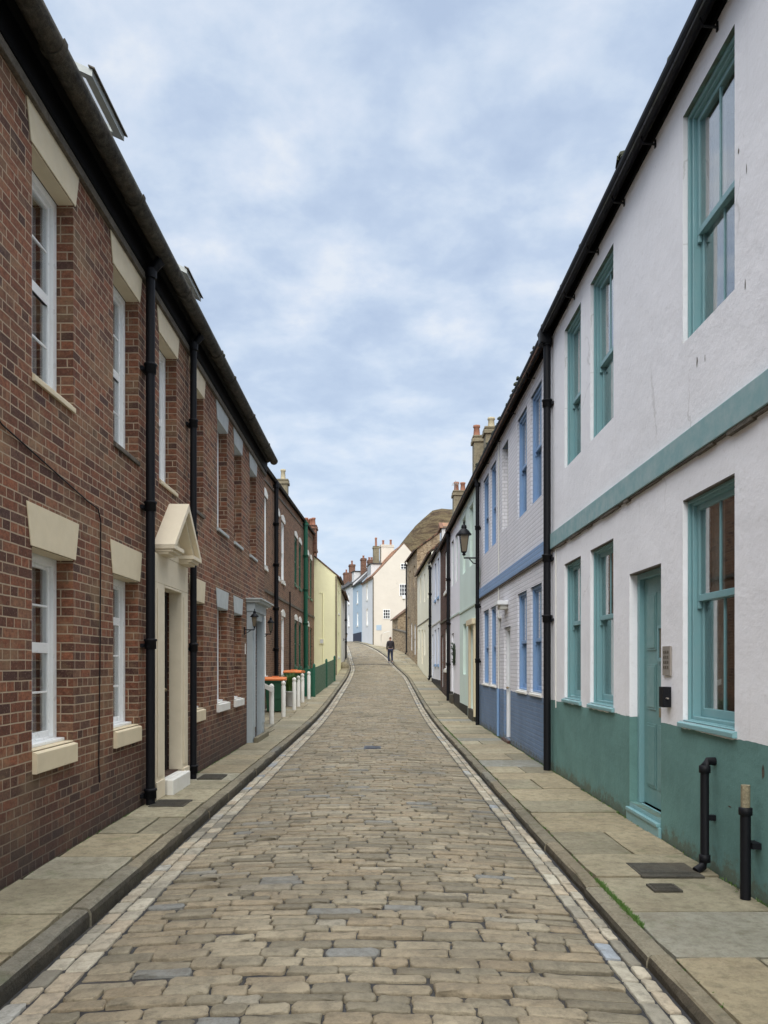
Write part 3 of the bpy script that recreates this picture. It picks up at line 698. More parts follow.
door(HC, 26.75, 27.6, .35, 3.3, 'browndoor', rec=.1, panels='p', fan=.4, fm='offwhite', step=(.3, 'flag', .1))
HC.roof('slate', ov=.12, corr=0, lift=.06); HC.gutter(off=.1, r=.055, dz=.0)
HC.band(6.98, 7.05, 'worn', .03, slope=sl); HC.band(3.72, 3.82, 'worn', .04, slope=.012)
HC.pipe(26.06, .12, 7.6, r=.075, off=.11, joints=(6.3, 4.9, 3.4, 2.0), gx=.1)
b = MB(); b.tube([(HC.x(30.4), -.06, 1), (HC.x(30.4), -.06, 4.4)], .03, 'black', 8); b.build('vent_pipe', HC.root)
HD = House('brick_house', 'brown brick house with dark green sash windows and a thick green drainpipe', 'house', 'L', 31.2 + .002, 42.0, BX)
wd = [(32.5, 33.5), (34.2, 35.2), (38.0, 38.9), (39.7, 40.6)]
HD.wall('brick2', ztC + sl * 14, [(a, b, 4.95, 7.0) for a, b in wd] + [(a, b, 1.4, 3.4) for a, b in wd[:3]] + [(39.7, 40.6, .8, 3.4, .1)], rec=.045, D=7, slope=sl, pitch=32)
for a, b in wd: window(HD, a, b, 4.95, 7.0, fm='green', rec=.045, fw=.12, vb=0, lintel=.16, lm='offwhite', arch=.12, cur=None, sill=.03, sillmat='green')
for a, b in wd[:3]: window(HD, a, b, 1.4, 3.4, fm='green', rec=.045, fw=.12, vb=0, lintel=.16, lm='offwhite', arch=.12, cur=None, sill=.03, sillmat='green')
door(HD, 39.7, 40.6, .8, 3.4, 'green', rec=.1, panels='p')
HD.roof('slate', ov=.12, corr=0, lift=.06); HD.gutter(off=.1, r=.055, dz=0)
HD.band(6.98 + .7, 7.05 + .7, 'worn', .03, slope=sl); HD.band(3.88, 3.98, 'worn', .04, slope=.012)
HD.pipe(36.0, .6, 8.1, r=.1, off=.13, mat='green', joints=(6.6, 5.0, 3.4), gx=.1)
HD.chimney(32.6, .5, .42, .42, 7.9, 9.35, 'stack', [(0, 0, 1.1)], 'palepot', ph=.45)
HD.chimney(41.6, .12, .75, .6, 7.6, 9.0, 'chimbrick', [(-.2, -.15, 1.3), (.0, .0, 1.3), (.22, .18, 1.3), (-.2, .25, 1.3)])

# yellow house and its pale neighbour
HY = House('yellow_house', 'yellow rendered house standing forward with its plain gable end facing the camera', 'house', 'L', 42.05, 46.4, -2.43, z=.8)
HY.wall('yellow', 6.4, [(43.3, 44.1, 4.4, 5.7), (43.3, 44.1, 1.9, 3.3)], D=5.4, pitch=40, base=-1.2)
for zz in ((4.4, 5.7), (1.9, 3.3)): window(HY, 43.3, 44.1, *zz, vb=1, hb=(1, 1), sill=.05, sillmat='offwhite')
HY.roof('pantile', ov=.15, corr=.02, ext=.04); HY.gutter()
GY = lambda x, y, z: (-.0 + y, x, z)      # facade coordinates on the near gable: x = depth, y = outwards (negative)
b = MB(); b.tube([(-.03, .78, .5), (-.03, .78, 4.6), (-.03, 1.0, 4.65)], .02, 'yellow', 6); b.build('conduit', HY.root)
b = MB(); b.box(-.06, -.001, .72, .98, 1.8, 2.1, 'yellow'); b.box(-.07, -.0605, .76, .94, 1.84, 2.06, 'palewall'); b.build('meter_box', HY.root, bevel=.01)
b = MB(); b.box(-.05, -.001, .0, .1, -.4, 5.55, 'stack'); b.build('corner_strip', HY.root)
HY.chimney(45.9, 1.7, .5, .5, 7.2, 8.4, 'chimbrick', [(0, 0, .9)])
HP = House('pale_house', 'pale rendered house with a black drainpipe, just past the yellow house on the left', 'house', 'L', 46.5, 53.2, -2.44, X2=-2.52, z=1.2)
HP.wall('palewall', 6.05, [(48, 48.8, 2.2, 3.6), (50.5, 51.2, 2.5, 3.8)], D=5, pitch=38, base=-1.2)
window(HP, 48, 48.8, 2.2, 3.6, vb=1, hb=(1, 1)); window(HP, 50.5, 51.2, 2.5, 3.8, vb=1, hb=(1, 1))
HP.roof('pantile', ov=.3, corr=.02, ext=.05); HP.gutter(off=.2)
HP.pipe(52.6, 1.7, 5.9, r=.06, joints=(4.5, 3))

# =================================================================== RIGHT
RX = 2.55
YT = 11.46
HT = House('white_house', 'white rendered house with teal sash windows, teal door, teal band and teal lower wall', 'house', 'R', -4, YT, RX)
gT = (1.06, 2.92); fT = (4.245, 6.16)
wt = [(5.48, 6.42), (8.34, 9.26), (9.70, 10.56)]
wtb = [(-2.5, -1.6), (-.6, .3), (2.2, 3.1)]
opT = [(a, b, *gT) for a, b in wt + wtb[1:]] + [(a, b, *fT) for a, b in wt + wtb] + [(6.92, 7.80, .13, 2.46, .085)]
HT.wall('white', 6.5, opT, rec=.085, D=6.5, pitch=40)
for a, b in wt + wtb[1:]:
    window(HT, a, b, *gT, fm='teal', rec=.085, fw=.055, vb=1, cur='curtaindk', curcover=0 if a in (5.48,) else 1, box=1, split=.56)
for a, b in wt + wtb:
    window(HT, a, b, *fT, fm='teal', rec=.085, fw=.055, vb=1, cur='curtaindk', curcover=0, box=1, split=.47)
# sills, and worn lintel undersides with the shade put into their darker colour
for a, b in wt + wtb[1:]:
    x0, x1 = sorted((HT.x(a), HT.x(b)))
    q = MB(); q.prism([(-.035, gT[0] - .05), (-.0012, gT[0] - .05), (-.0012, gT[0] + .0), (-.035, gT[0] - .012)], x0 - .04, x1 + .04, 'teal'); q.box(x0 + .002, x1 - .002, -.001, .062, gT[0] + .001, gT[0] + .012, 'teal'); q.build('sill', HT.root, bevel=.005)
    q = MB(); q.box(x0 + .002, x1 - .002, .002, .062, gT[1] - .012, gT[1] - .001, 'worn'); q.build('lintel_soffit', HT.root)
door(HT, 6.92, 7.80, .13, 2.46, 'tealdark', rec=.13, fm='teal', fw=.065, panels='none', win=(.62, .84, 1.6, 1.88), flap=(.62, .9, 1.03, 1.12), knob=False)
b = MB(); xa, xb = sorted((HT.x(6.92), HT.x(7.80))); b.box(xa - .02, xb + .02, -.03, -.0015, -.06, .05, 'teal'); b.box(xa + .003, xb - .003, -.0015, .12, -.06, .128, 'teal'); b.box(xa + .003, xb - .003, -.045, -.0016, .05, .085, 'teal'); b.build('threshold', HT.root, bevel=.006)
q = MB(); q.box(xa + .002, xb - .002, .002, .07, 2.46 - .012, 2.459, 'worn'); q.build('lintel_soffit', HT.root)  # underside of the door lintel, its shade likewise put into the colour
HT.band(3.235, 3.46, 'tealband', .045)
b = MB()
x = 0.0
while x < HT.W - .1:     # broken dirty drip edge under the band
    l = random.uniform(.12, .5); b.box(x, min(x + l, HT.W), -.04 + random.uniform(0, .012), -.001, 3.235 - random.uniform(.012, .035), 3.2345, 'worn'); x += l
b.build('drip_edge', HT.root)
HT.roof('slate', ov=.17, corr=.006, per=.3, th=.035, lift=.1); HT.gutter(off=.135, r=.062, dz=-.0, fascia=.16)
for k, Yb_ in enumerate([3.2, 4.5, 5.75, 7.05, 7.95, 8.9, 10.0]):
    x = HT.x(Yb_); b = MB(); b.tube([(x, -.0, 6.36), (x, -.12, 6.37), (x, -.135, 6.44)], .01, 'black', 6); b.box(x - .012, x + .012, -.012, -.001, 6.33, 6.40, 'black'); b.build('gutter_bracket', HT.root)
HT.pipe(11.3, -.06, 6.3, foot=False, r=.055, off=.08, joints=(5.4, 3.1, 2.2), gx=.135)
b = MB(); x = HT.x(11.3); b.box(x - .09, x + .09, -.2, -.03, 6.28, 6.5, 'black'); b.build('hopper_head', HT.root, bevel=.015)
b = MB(); x = HT.x(11.05); b.tube([(x, -.008, .9), (x, -.008, 3.2)], .008, 'offwhite', 6); b.build('cable', HT.root)
clumps(HT, [(random.uniform(0, HT.W - 6), -.14 + random.gauss(0, .015), 6.5 + random.uniform(.01, .04), random.uniform(.012, .035)) for _ in range(60)] + [(HT.x(7.6), -.16, 6.56, .06), (HT.x(7.55), -.15, 6.58, .05)])
# entry plate, key safe, waste pipes
b = MB(); x0, x1 = sorted((HT.x(6.66), HT.x(6.84))); b.box(x0, x1, -.018, -.001, 1.44, 1.70, 'steel')
for i in range(4):
    for j in range(3): b.box(x0 + .03 + j * .045, x0 + .055 + j * .045, -.022, -.0185, 1.5 + i * .045, 1.525 + i * .045, 'worn')
b.build('entry_panel', HT.root, bevel=.003)
b = MB(); xk = HT.x(6.72); b.box(xk - .05, xk + .05, -.075, -.001, 1.16, 1.34, 'black'); b.tube([(xk - .05, -.045, 1.24), (xk + .0 + .09, -.045, 1.24)], .008, 'steel', 6); b.build('key_safe', HT.root, bevel=.018)
b = MB(); x = HT.x(5.8); b.tube([(x, -.001, .80), (x, -.055, .80), (x, -.075, .77), (x, -.08, .7), (x, -.08, .06), (x + .01, -.1, .0), (x + .03, -.16, -.03)], .032, 'black', 12)
for zz in (.74, .06): b.lathe((x, -.08, zz - .03), [(.032, 0), (.042, .003), (.042, .055), (.032, .06)], 'black', 12)
b.box(x - .02, x + .02, -.06, -.001, .35, .39, 'black'); b.build('waste_pipe', HT.root)
b = MB(); x = HT.x(5.14); b.tube([(x, -.085, -.05), (x, -.085, .57)], .034, 'black', 12); b.lathe((x, -.085, .52), [(.034, 0), (.044, .003), (.044, .05), (.034, .055)], 'black', 12); b.tube([(x, -.085, .57), (x, -.085, .725)], .03, 'stack', 12); b.box(x - .05, x + .05, -.06, -.001, .30, .34, 'black'); b.build('vent_pipe', HT.root)
# patches of lost paint on the wall
b = MB()
for (Yp, zp, a_, c_) in ((6.13, 3.98, .012, .05), (5.98, 3.95, .006, .03), (5.32, 4.2, .008, .045), (5.42, 5.2, .012, .02), (5.07, .82, .02, .05), (5.55, .5, .03, .006), (5.3, 5.0, .006, .04)):
    n = 9; xx = HT.x(Yp); b.poly([(xx + a_ * math.cos(6.28 * k / n) * random.uniform(.6, 1.2), -.0015, zp + c_ * math.sin(6.28 * k / n) * random.uniform(.6, 1.2)) for k in range(n)], 'worn')
b.build('bare_patch', HT.root)

HU = House('white_house', 'white painted brick house with blue sash windows, blue band and blue painted brick lower wall', 'house', 'R', YT + .004, 19.75, RX)
wub = [(12.06, 12.95), (13.3, 14.2), (16.85, 17.68), (18.0, 18.95)]
opU = [(a, b, 1.05, 2.83) for a, b in wub] + [(a, b, 4.22, 6.06) for a, b in wub] + [(14.97, 15.76, .02, 2.28, .09), (15.25, 16.0, 4.3, 6.05, .12)]
HU.wall('whitebrick', 6.42, opU, rec=.055, D=6.5, pitch=40)
for a, b in wub:
    window(HU, a, b, 1.05, 2.83, fm='blue', rec=.055, fw=.05, vb=1, cur='curtaindk', box=0, sill=.03, sillmat='offwhite', sillh=.05, sillp=.03)
    window(HU, a, b, 4.22, 6.06, fm='blue', rec=.055, fw=.05, vb=1, cur='curtaindk', box=0, curcover=0)
b = MB(); x0, x1 = sorted((HU.x(15.25), HU.x(16.0))); b.box(x0 + .001, x1 - .001, .115, .15, 4.301, 6.049, 'palewall'); b.build('blind_window', HU.root)
door(HU, 14.97, 15.76, .02, 2.28, 'whitedoor', rec=.1, panels='p', fm='whitedoor', flap=(.35, .65, 1.0, 1.05), step=(.06, 'browndoor', 0))
b = MB(); b.box(HU.x(15.7), HU.x(15.2), -.22, -.001, 2.72, 2.80, 'whitedoor'); b.box(HU.x(15.62), HU.x(15.28), -.16, -.001, 2.64, 2.7195, 'palewall'); b.build('door_hood', HU.root, bevel=.01)
HU.band(3.20, 3.43, 'blueband', .045)
b = MB(); b.box(.001, HU.W - .001, -.035, -.001, 3.165, 3.1995, 'worn'); b.build('drip_edge', HU.root)
HU.roof('pantile', ov=.17, corr=.042, per=.26, th=.05, lift=.10); HU.gutter(off=.13, r=.06, dz=.0, fascia=.16)
for Yb_ in (12.6, 14.4, 16.2, 18.0): x = HU.x(Yb_); b = MB(); b.tube([(x, 0, 6.27), (x, -.12, 6.28), (x, -.13, 6.36)], .01, 'black', 6); b.build('gutter_bracket', HU.root)
HU.pipe(19.45, -.05, 6.1, foot=False, r=.05, off=.08, joints=(5.0, 3.0, 1.6), gx=.13)
clumps(HU, [(random.uniform(0, HU.W), -.13 + random.gauss(0, .02), 6.42 + random.uniform(.02, .06), random.uniform(.02, .05)) for _ in range(70)])
b = MB(); x = HU.x(16.35); b.tube([(x, -.02, 1.0), (x, -.02, 6.3)], .014, 'palewall', 6); b.build('conduit', HU.root)
b = MB(); b.tube([(x, -.03, -.02), (x, -.03, .999)], .03, 'blue', 8); b.build('conduit', HU.root)
b = MB(); b.box(HU.x(16.3), HU.x(16.1), -.06, -.001, 2.5, 2.55, 'palewall'); b.tube([(HU.x(16.2), -.03, 2.5), (HU.x(16.2), -.03, 2.3)], .02, 'palewall', 6); b.build('wall_hook', HU.root)

HM = House('mint_house', 'mint green rendered house behind the wall lantern, with a cream doorcase', 'house', 'R', 19.752, 24.6, RX, z=0)
opM = [(21.0, 21.85, 4.3, 6.0), (22.9, 23.75, 4.3, 6.0), (20.6, 21.5, .28, 2.5, .12), (22.7, 23.6, 1.2, 2.75)]
HM.wall('mint', 6.42, opM, rec=.1, D=6.5, pitch=40)
for a in (21.0, 22.9): window(HM, a, a + .85, 4.3, 6.0, fm='mintpaint', rec=.1, fw=.07, vb=1, cur='curtain', lintel=.1, lm='mintpaint')
window(HM, 22.7, 23.6, 1.2, 2.75, fm='mintpaint', rec=.1, vb=1)
door(HM, 20.6, 21.5, .28, 2.5, 'darkdoor', rec=.14, fm='cream', panels='p', step=(.08, 'ironcover', .1))
b = MB(); xa, xb = sorted((HM.x(20.6), HM.x(21.5))); b.box(xa - .2, xa - .001, -.06, -.001, .1, 2.6, 'cream'); b.box(xb + .001, xb + .2, -.06, -.001, .1, 2.6, 'cream'); b.box(xa - .25, xb + .25, -.12, -.001, 2.601, 2.75, 'cream'); b.build('doorcase', HM.root, bevel=.005)
HM.band(3.12, 3.18, 'mintpaint', .03); HM.band(-.3, .28, 'black', .012, name='plinth', x0=.01, x1=HM.W - 2.6)
HM.roof('pantile', ov=.17, corr=.042, per=.26, th=.05, lift=.10); HM.gutter(off=.13, r=.06, dz=.0, fascia=.16)
HM.chimney(24.4, .62, .45, .42, 6.9, 8.75, 'stack', [(0, -.1, 1), ], 'terracotta', ph=.42)
HM.chimney(23.1, .80, .5, .4, 7.0, 8.62, 'stack', [(0, 0, .9)], 'palepot', ph=.42)
HL = House('lilac_white_house', 'pale lilac white house with a dark oval wreath on the wall and mint upper storey', 'house', 'R', 24.602, 28.0, RX, z=.1)
HL.wall('mintwhite', 6.42, [(25.3, 26.1, 4.3, 5.9), (26.7, 27.5, 4.3, 5.9), (26.6, 27.4, .45, 2.6, .1)], rec=.08, D=6.5, pitch=40, base=-.7)
for a in (25.3, 26.7): window(HL, a, a + .8, 4.3, 5.9, fm='mintpaint', rec=.08, vb=1)
door(HL, 26.6, 27.4, .45, 2.6, 'whitedoor', rec=.1, panels='p', step=(.1, 'ironcover', 0))
HL.band(3.16, 3.22, 'mintpaint', .03)
HL.roof('pantile', ov=.17, corr=.042, per=.26, th=.05, lift=.10); HL.gutter(off=.13, r=.06, dz=0)
HL.pipe(27.85, .1, 6.2, foot=False, r=.06, joints=(4.6, 3, 1.5), gx=.13)
HR = House('maroon_house', 'narrow maroon brick house with white windows between two pale houses', 'house', 'R', 28.002, 32.6, RX, z=.25)
HR.wall('brick3', 6.35, [(29.2, 30.4, 4.35, 5.95), (29.2, 30.4, 1.3, 2.9), (31.3, 32.1, .55, 2.7, .1)], rec=.06, D=6.5, pitch=40, base=-.7)
window(HR, 29.2, 30.4, 4.35, 5.95, fm='upvc', rec=.06, vb=1, fw=.11, sill=.06, sillmat='offwhite'); window(HR, 29.2, 30.4, 1.3, 2.9, rec=.06, vb=2, fw=.11, sill=.06, sillmat='offwhite')
door(HR, 31.3, 32.1, .55, 2.7, 'whitedoor', rec=.1, panels='p')
HR.band(3.2, 3.28, 'worn', .035)
HR.roof('pantile', ov=.17, corr=.042, per=.26, th=.05, lift=.10); HR.gutter(off=.13, r=.06, dz=0)
HR.chimney(32.2, .78, .6, .55, 6.8, 8.75, 'stack', [(-.15, -.12, 1.1), (.15, .12, .9)], 'terracotta', ph=.45)
b = MB(); x = HR.x(32.1); b.tube([(x, .6, 5.0 + 3.4), (x, .6, 9.0)], .012, 'steel', 5)
for k in range(5): b.tube([(x - .25 + k * .12, .45, 8.85), (x - .25 + k * .12, .75, 8.85)], .006, 'steel', 4)
b.tube([(x - .28, .6, 8.85), (x + .28, .6, 8.85)], .008, 'steel', 4); b.build('aerial', HR.rf)
HW = House('pale_blue_house', 'pale blue white rendered house with blue sash windows and black skirting', 'house', 'R', 32.602, 38.4, RX, z=.5)
opW = [(33.4, 34.25, 4.5, 6.2), (35.2, 36.05, 4.5, 6.2), (33.4, 34.25, 1.5, 3.1), (35.2, 36.05, 1.5, 3.1), (37.1, 37.9, .9, 2.95, .1)]
HW.wall('paleblue', 6.6, opW, rec=.07, D=6.5, pitch=40, base=-.9)
for o in opW[:4]: window(HW, o[0], o[1], o[2], o[3], fm='blue', rec=.07, vb=1, sill=.03, sillmat='blue')
door(HW, 37.1, 37.9, .9, 2.95, 'blue', rec=.1, panels='p')
HW.band(3.35, 3.41, 'palewall', .03)
HW.roof('pantile', ov=.17, corr=.042, per=.26, th=.05, lift=.10); HW.gutter(off=.13, r=.06, dz=0); HW.pipe(38.2, .7, 6.3, r=.065, joints=(5, 3.4), gx=.13)
# dormer on the pale blue roof
b = MB(); x0, x1 = HW.x(36.2), HW.x(34.9); b.box(x0, x1, .25, 2.2, 6.2, 7.25, 'dormer'); b.prismy([(x0 - .1, 7.2505), ((x0 + x1) / 2, 7.62), (x1 + .1, 7.2505)], .15, 2.3, 'pantile2'); dm = b.build('dormer', HW.rf)
b = MB(); b.box(x0 + .15, x1 - .15, .235, .249, 6.55, 7.15, 'lampglass'); b.build('pane', dm)
HK = House('cream_house', 'cream rendered house between the pale blue house and the brown stone house', 'house', 'R', 38.402, 48.9, 2.55, X2=2.34, z=1.0)
opK = [(40.0, 40.8, 5.0, 6.6), (42.5, 43.3, 5.0, 6.6), (45.6, 46.5, 5.2, 6.7), (39.6, 40.4, 1.15, 3.1, .1), (42.4, 43.2, 2.0, 3.4), (44.3, 45.1, 1.5, 3.5, .1), (46.9, 47.7, 2.4, 3.6)]
HK.wall('creamwall', 7.15, opK, rec=.1, D=6.5, pitch=40, base=-1.4)
for o in opK:
    if len(o) == 5: door(HK, *o[:4], 'browndoor' if o[0] < 42 else 'cream', rec=.1, panels='p')
    else: window(HK, *o[:4], fm='cream' if o[0] > 45 else 'upvc', rec=.1, vb=1, cur=None)
HK.band(3.85, 3.91, 'worn', .03)
HK.roof('pantile', ov=.2, corr=.042, per=.26, th=.05, lift=.10); HK.gutter(off=.14, r=.06, dz=0)
HS = House('stone_house', 'tall brown rubble stone house at the bend beyond the cream house', 'house', 'R', 49.0, 55.2, 2.32, X2=1.9, z=1.9)
opS = [(50.2, 51.0, 6.6, 8.0), (52.8, 53.6, 6.6, 8.0), (49.8, 50.6, 2.1, 4.1, .1), (51.9, 52.6, 2.4, 4.3, .1), (53.7, 54.5, 3.4, 4.8)]
HS.wall('rubble', 8.9, opS, rec=.1, D=6, pitch=36, base=-1.6)
for o in opS:
    if len(o) == 5: door(HS, *o[:4], 'whitedoor', rec=.08, panels='p')
    else: window(HS, *o[:4], fm='offwhite', rec=.1, vb=1, cur=None)
HS.roof('pantile', ov=.2, corr=.028, per=.26, th=.04, lift=.06, ext=.1); HS.gutter(off=.14, r=.06, dz=0)
HS.pipe(54.9, 2.2, 8.6, r=.05)

# small outbuilding
HO = House('stone_outbuilding', 'small gabled stone outbuilding behind the garden wall at the bend', 'outbuilding', 'R', 60.6, 64.0, 1.35, X2=.95, z=2.6)
HO.wall('rubble', 5.2, [(61.3, 62.0, 3.6, 4.5)], D=3.2, pitch=38, base=-1.2); window(HO, 61.3, 62.0, 3.6, 4.5, vb=1)
HO.roof('pantile', ov=.15, corr=.02, lift=.05, ext=.1)
GO = lambda x, y, z: (HO.W - y, x, z)
b = MB(GO); b.box(.75, 1.25, -.04, -.002, 1.7, 2.5, 'browndoor'); b.box(.8, 1.2, -.05, -.0405, 2.1, 2.4, 'glass'); b.build('hatch', HO.root)
# stone garden wall
b = MB(); pts = [(1.95, 55.4), (1.72, 57.5), (1.3, 59.5), (.95, 61.2)]
for (p, q) in zip(pts, pts[1:]):
    za, zb_ = zg(p[1]), zg(q[1]); d = Vector((q[0] - p[0], q[1] - p[1], 0)).normalized(); nrm = Vector((d.y, -d.x, 0)) * .3
    vs = []
    for (u, z_) in ((p, za), (q, zb_)):
        for (off, zz) in ((0, -.6), (1, -.6), (1, 1.45), (0, 1.45)): vs.append((u[0] + nrm.x * off, u[1] + nrm.y * off, z_ + zz))
    b.add(vs, [(0, 4, 7, 3), (1, 2, 6, 5), (3, 7, 6, 2), (0, 3, 2, 1), (4, 5, 6, 7)], 'rubble')
o = b.build('garden_wall'); o['label'] = 'low brown rubble garden wall beside the walking person'; o['category'] = 'wall'
b = MB()
for (p, q) in zip(pts, pts[1:]):
    za, zb_ = zg(p[1]) + 1.452, zg(q[1]) + 1.452
    vs = []
    for (u, z_) in ((p, za), (q, zb_)):
        for (off, zz) in ((-.04, 0), (.34, 0), (.34, .08), (-.04, .08)): vs.append((u[0] + off, u[1], z_ + zz))
    b.add(vs, [(0, 4, 7, 3), (1, 2, 6, 5), (3, 7, 6, 2), (0, 3, 2, 1), (4, 5, 6, 7), (0, 1, 5, 4)], 'worn')
b.build('coping', o)
# white handrail
b = MB(); b.tube([(.0, 62.5, 3.0), (.0, 62.5, 3.8), (.25, 62.4, 4.05), (.75, 62.2, 4.15)], .03, 'offwhite', 8); b.tube([(.75, 62.2, 3.0), (.75, 62.2, 4.15)], .03, 'offwhite', 8)
b.build('handrail', label='thin white handrail below the cream gable wall', category='handrail')

# end terrace facing the bend
def endhouse(name, label, mat, Yn, Xn, Yf, Xf, ze, zb, roofm, pitch, D, ops=(), **kw):
    H = House(name, label, 'house', 'R', Yn, Yf, Xn, X2=Xf, z=zb)
    H.wall(mat, ze, list(ops), D=D, pitch=pitch, base=-1.2, rec=.06)
    for o in ops: window(H, *o[:4], fm='upvc', rec=.06, vb=1, cur=None, sill=.03, sillmat='offwhite')
    H.roof(roofm, ov=.15, corr=.02, lift=.04, **kw); H.gutter(off=.12, dz=0)
    return H
HE = endhouse('cream_gable_house', 'tall cream rendered house with its gable and three small dark windows facing down the street', 'endcream', 66.0, -.7, 71.9, -1.78, 9.05, 3.2, 'pantile2', 47, 5.5, [(68.6, 69.4, 5.0, 6.4), (68.6, 69.4, 7.3, 8.5)])
# its street face is white
b = MB(); W_ = HE.W; xs0, xs1 = sorted((HE.x(68.6), HE.x(69.4)))
for (a0, a1, c0, c1) in ((.01, xs0 - .02, -1, 5.8), (xs1 + .02, W_ - .08, -1, 5.8), (xs0 - .02, xs1 + .02, -1, 1.7), (xs0 - .02, xs1 + .02, 3.3, 4.0)): b.box(a0, a1, -.012, -.002, c0, c1, 'whitewall')
b.build('street_render', HE.root)
GE = lambda x, y, z: (HE.W - y, x, z)
def gable_window(H, G, x0, x1, z0, z1, nv, nh, fm='upvc'):
    b = MB(G); z0 -= H.z; z1 -= H.z; f = .05
    b.box(x0, x0 + f, -.04, -.002, z0, z1, fm); b.box(x1 - f, x1, -.04, -.002, z0, z1, fm); b.box(x0 + f, x1 - f, -.04, -.002, z0, z0 + f, fm); b.box(x0 + f, x1 - f, -.04, -.002, z1 - f, z1, fm)
    for k in range(nv): xx = x0 + (x1 - x0) * (k + 1) / (nv + 1); b.box(xx - .02, xx + .02, -.035, -.012, z0 + f, z1 - f, fm)
    for k in range(nh): zz = z0 + (z1 - z0) * (k + 1) / (nh + 1); b.box(x0 + f, x1 - f, -.034, -.013, zz - .02, zz + .02, fm)
    o = b.build('window', H.root); b = MB(G); b.box(x0 + f, x1 - f, -.011, -.003, z0 + f, z1 - f, 'potdk'); b.build('pane', o)
ce = 1.0
gable_window(HE, GE, 2.45, 2.95, 9.74, 10.25, 1, 1); gable_window(HE, GE, 2.35, 2.98, 7.4, 8.45, 2, 2); gable_window(HE, GE, .9, 1.52, 5.4, 6.22, 2, 2)
b = MB(GE); b.box(-.03, .05, -.06, -.002, -1, 5.8, 'worn'); b.build('drainpipe', HE.root)
b = MB(GE); b.box(.3, .75, -.02, -.002, 1.2, 1.65, 'skywall'); b.build('plaque', HE.root)
b = MB(GE); b.box(2.6, 2.85, -.15, -.002, 3.95, 4.25, 'upvc'); b.build('flood_light', HE.root, bevel=.03)
b = MB(); HEt = math.tan(R(47)); 
b.box(HE.x(70.9), HE.x(69.0), .35, 2.0, 5.9, 7.35, 'dormer'); b.box(HE.x(71.0), HE.x(68.9), .25, 2.2, 7.351, 7.43, 'slate'); dm = b.build('dormer', HE.rf)
b = MB(); b.box(HE.x(70.7), HE.x(69.2), .33, .349, 6.5, 7.25, 'lampglass'); b.build('pane', dm)
b = MB(GE); b.box(-.1, 0.0, .2, .21, 5.7, 5.8, 'worn') ; 
HE.chimney(71.6, 2.3, .9, 1.2, 8.0, 9.45 + 3.2, 'endcream', [(-.2, -.3, 1.1), (.2, .35, 1.1)], 'terracotta', ph=.5)
HE.chimney(71.5, 1.25, .6, .5, 7.0 + 3.2 - 1, 9.3 + 3.2, 'stack', [(0, 0, 1.6)], 'terracotta', ph=.55)
HF = endhouse('sky_blue_house', 'narrow sky blue rendered house joined to the cream gable house', 'skywall', 71.92, -1.785, 77.0, -2.84, 9.3, 3.6, 'slate', 44, 5.2, [(74, 74.8, 5.2, 6.5), (74, 74.8, 7.4, 8.6)])
HF.chimney(76.6, 1.7, .7, .5, 9.6, 11.9, 'chimbrick', [(0, -.1, 1), (0, .15, 1)])
b = MB(); b.box(.2, HF.W - .3, -.03, -.002, -.6, .9, 'jeans'); b.build('skirting', HF.root)
HG = endhouse('white_terrace_house', 'white rendered house with slate roof at the far end of the rising terrace', 'whitewall', 77.02, -2.845, 84.5, -4.5, 9.6, 3.8, 'slate', 42, 5.2, [(79, 79.8, 5.4, 6.7), (82, 82.8, 5.4, 6.7), (79, 79.8, 7.7, 8.8)])
HG.chimney(77.6, 1.2, .6, .5, 9.6, 12.2, 'chimbrick', [(0, 0, 1)]); HG.chimney(84.0, 1.2, .7, .6, 9.8, 12.4, 'chimbrick', [(0, 0, 1.4)])
for Yd in (78.5,):
    b = MB(); b.box(HG.x(Yd + 1.2), HG.x(Yd), .4, 2, 5.9, 7.2, 'dormer'); b.box(HG.x(Yd + 1.3), HG.x(Yd - .1), .3, 2.1, 7.201, 7.28, 'slate'); b.build('dormer', HG.rf)
HI = endhouse('white_terrace_house', 'white house furthest round the bend, mostly hidden behind the pale and yellow houses', 'whitewall', 84.52, -4.505, 96, -8.0, 9.4, 4.0, 'slate', 42, 5, [(87, 87.8, 5.6, 6.9)])
HI.chimney(88, 1.6, .7, .6, 10, 12.0, 'chimbrick', [(0, 0, 1.2)])

# =================================================================== ground, road, pavements
def strip(fx0, fx1, y0, y1, dy, dz, mat, name, nx=1, crown=0, **pr):
    b = MB(); n = int((y1 - y0) / dy); vs = []
    for i in range(n + 1):
        y = y0 + (y1 - y0) * i / n; a, c = fx0(y), fx1(y)
        for j in range(nx + 1):
            t = j / nx; vs.append((a + (c - a) * t, y, zg(y) + dz + crown * (1 - (2 * t - 1) ** 2)))
    q = nx + 1
    b.add(vs, [(i * q + j, i * q + j + 1, (i + 1) * q + j + 1, (i + 1) * q + j) for i in range(n) for j in range(nx)], mat, True)
    return b.build(name, kind='structure', **pr)
b = MB(); N = 60; vs = []
ys = [-300 + 600 * i / N for i in range(N + 1)]
ys = sorted(set([-300, -150, -60, -20] + list(range(0, 100, 4)) + [120, 160, 220, 300, 450, 700])); xs = [-400, -200, -80, -30, -12, -4, 4, 12, 30, 80, 200, 400]
for y in ys:
    for x in xs: vs.append((x, y, zg(y) - .32))
q = len(xs); b.add(vs, [(i * q + j, i * q + j + 1, (i + 1) * q + j + 1, (i + 1) * q + j) for i in range(len(ys) - 1) for j in range(q - 1)], 'ground'); b.build('ground', kind='structure')
CROWN = .07
GL, GR = .27, .21
strip(lambda y: XL(y) - .05, lambda y: XR(y) + .05, -6, 100, .5, -.118, 'joint', 'road_bed', 8, CROWN)
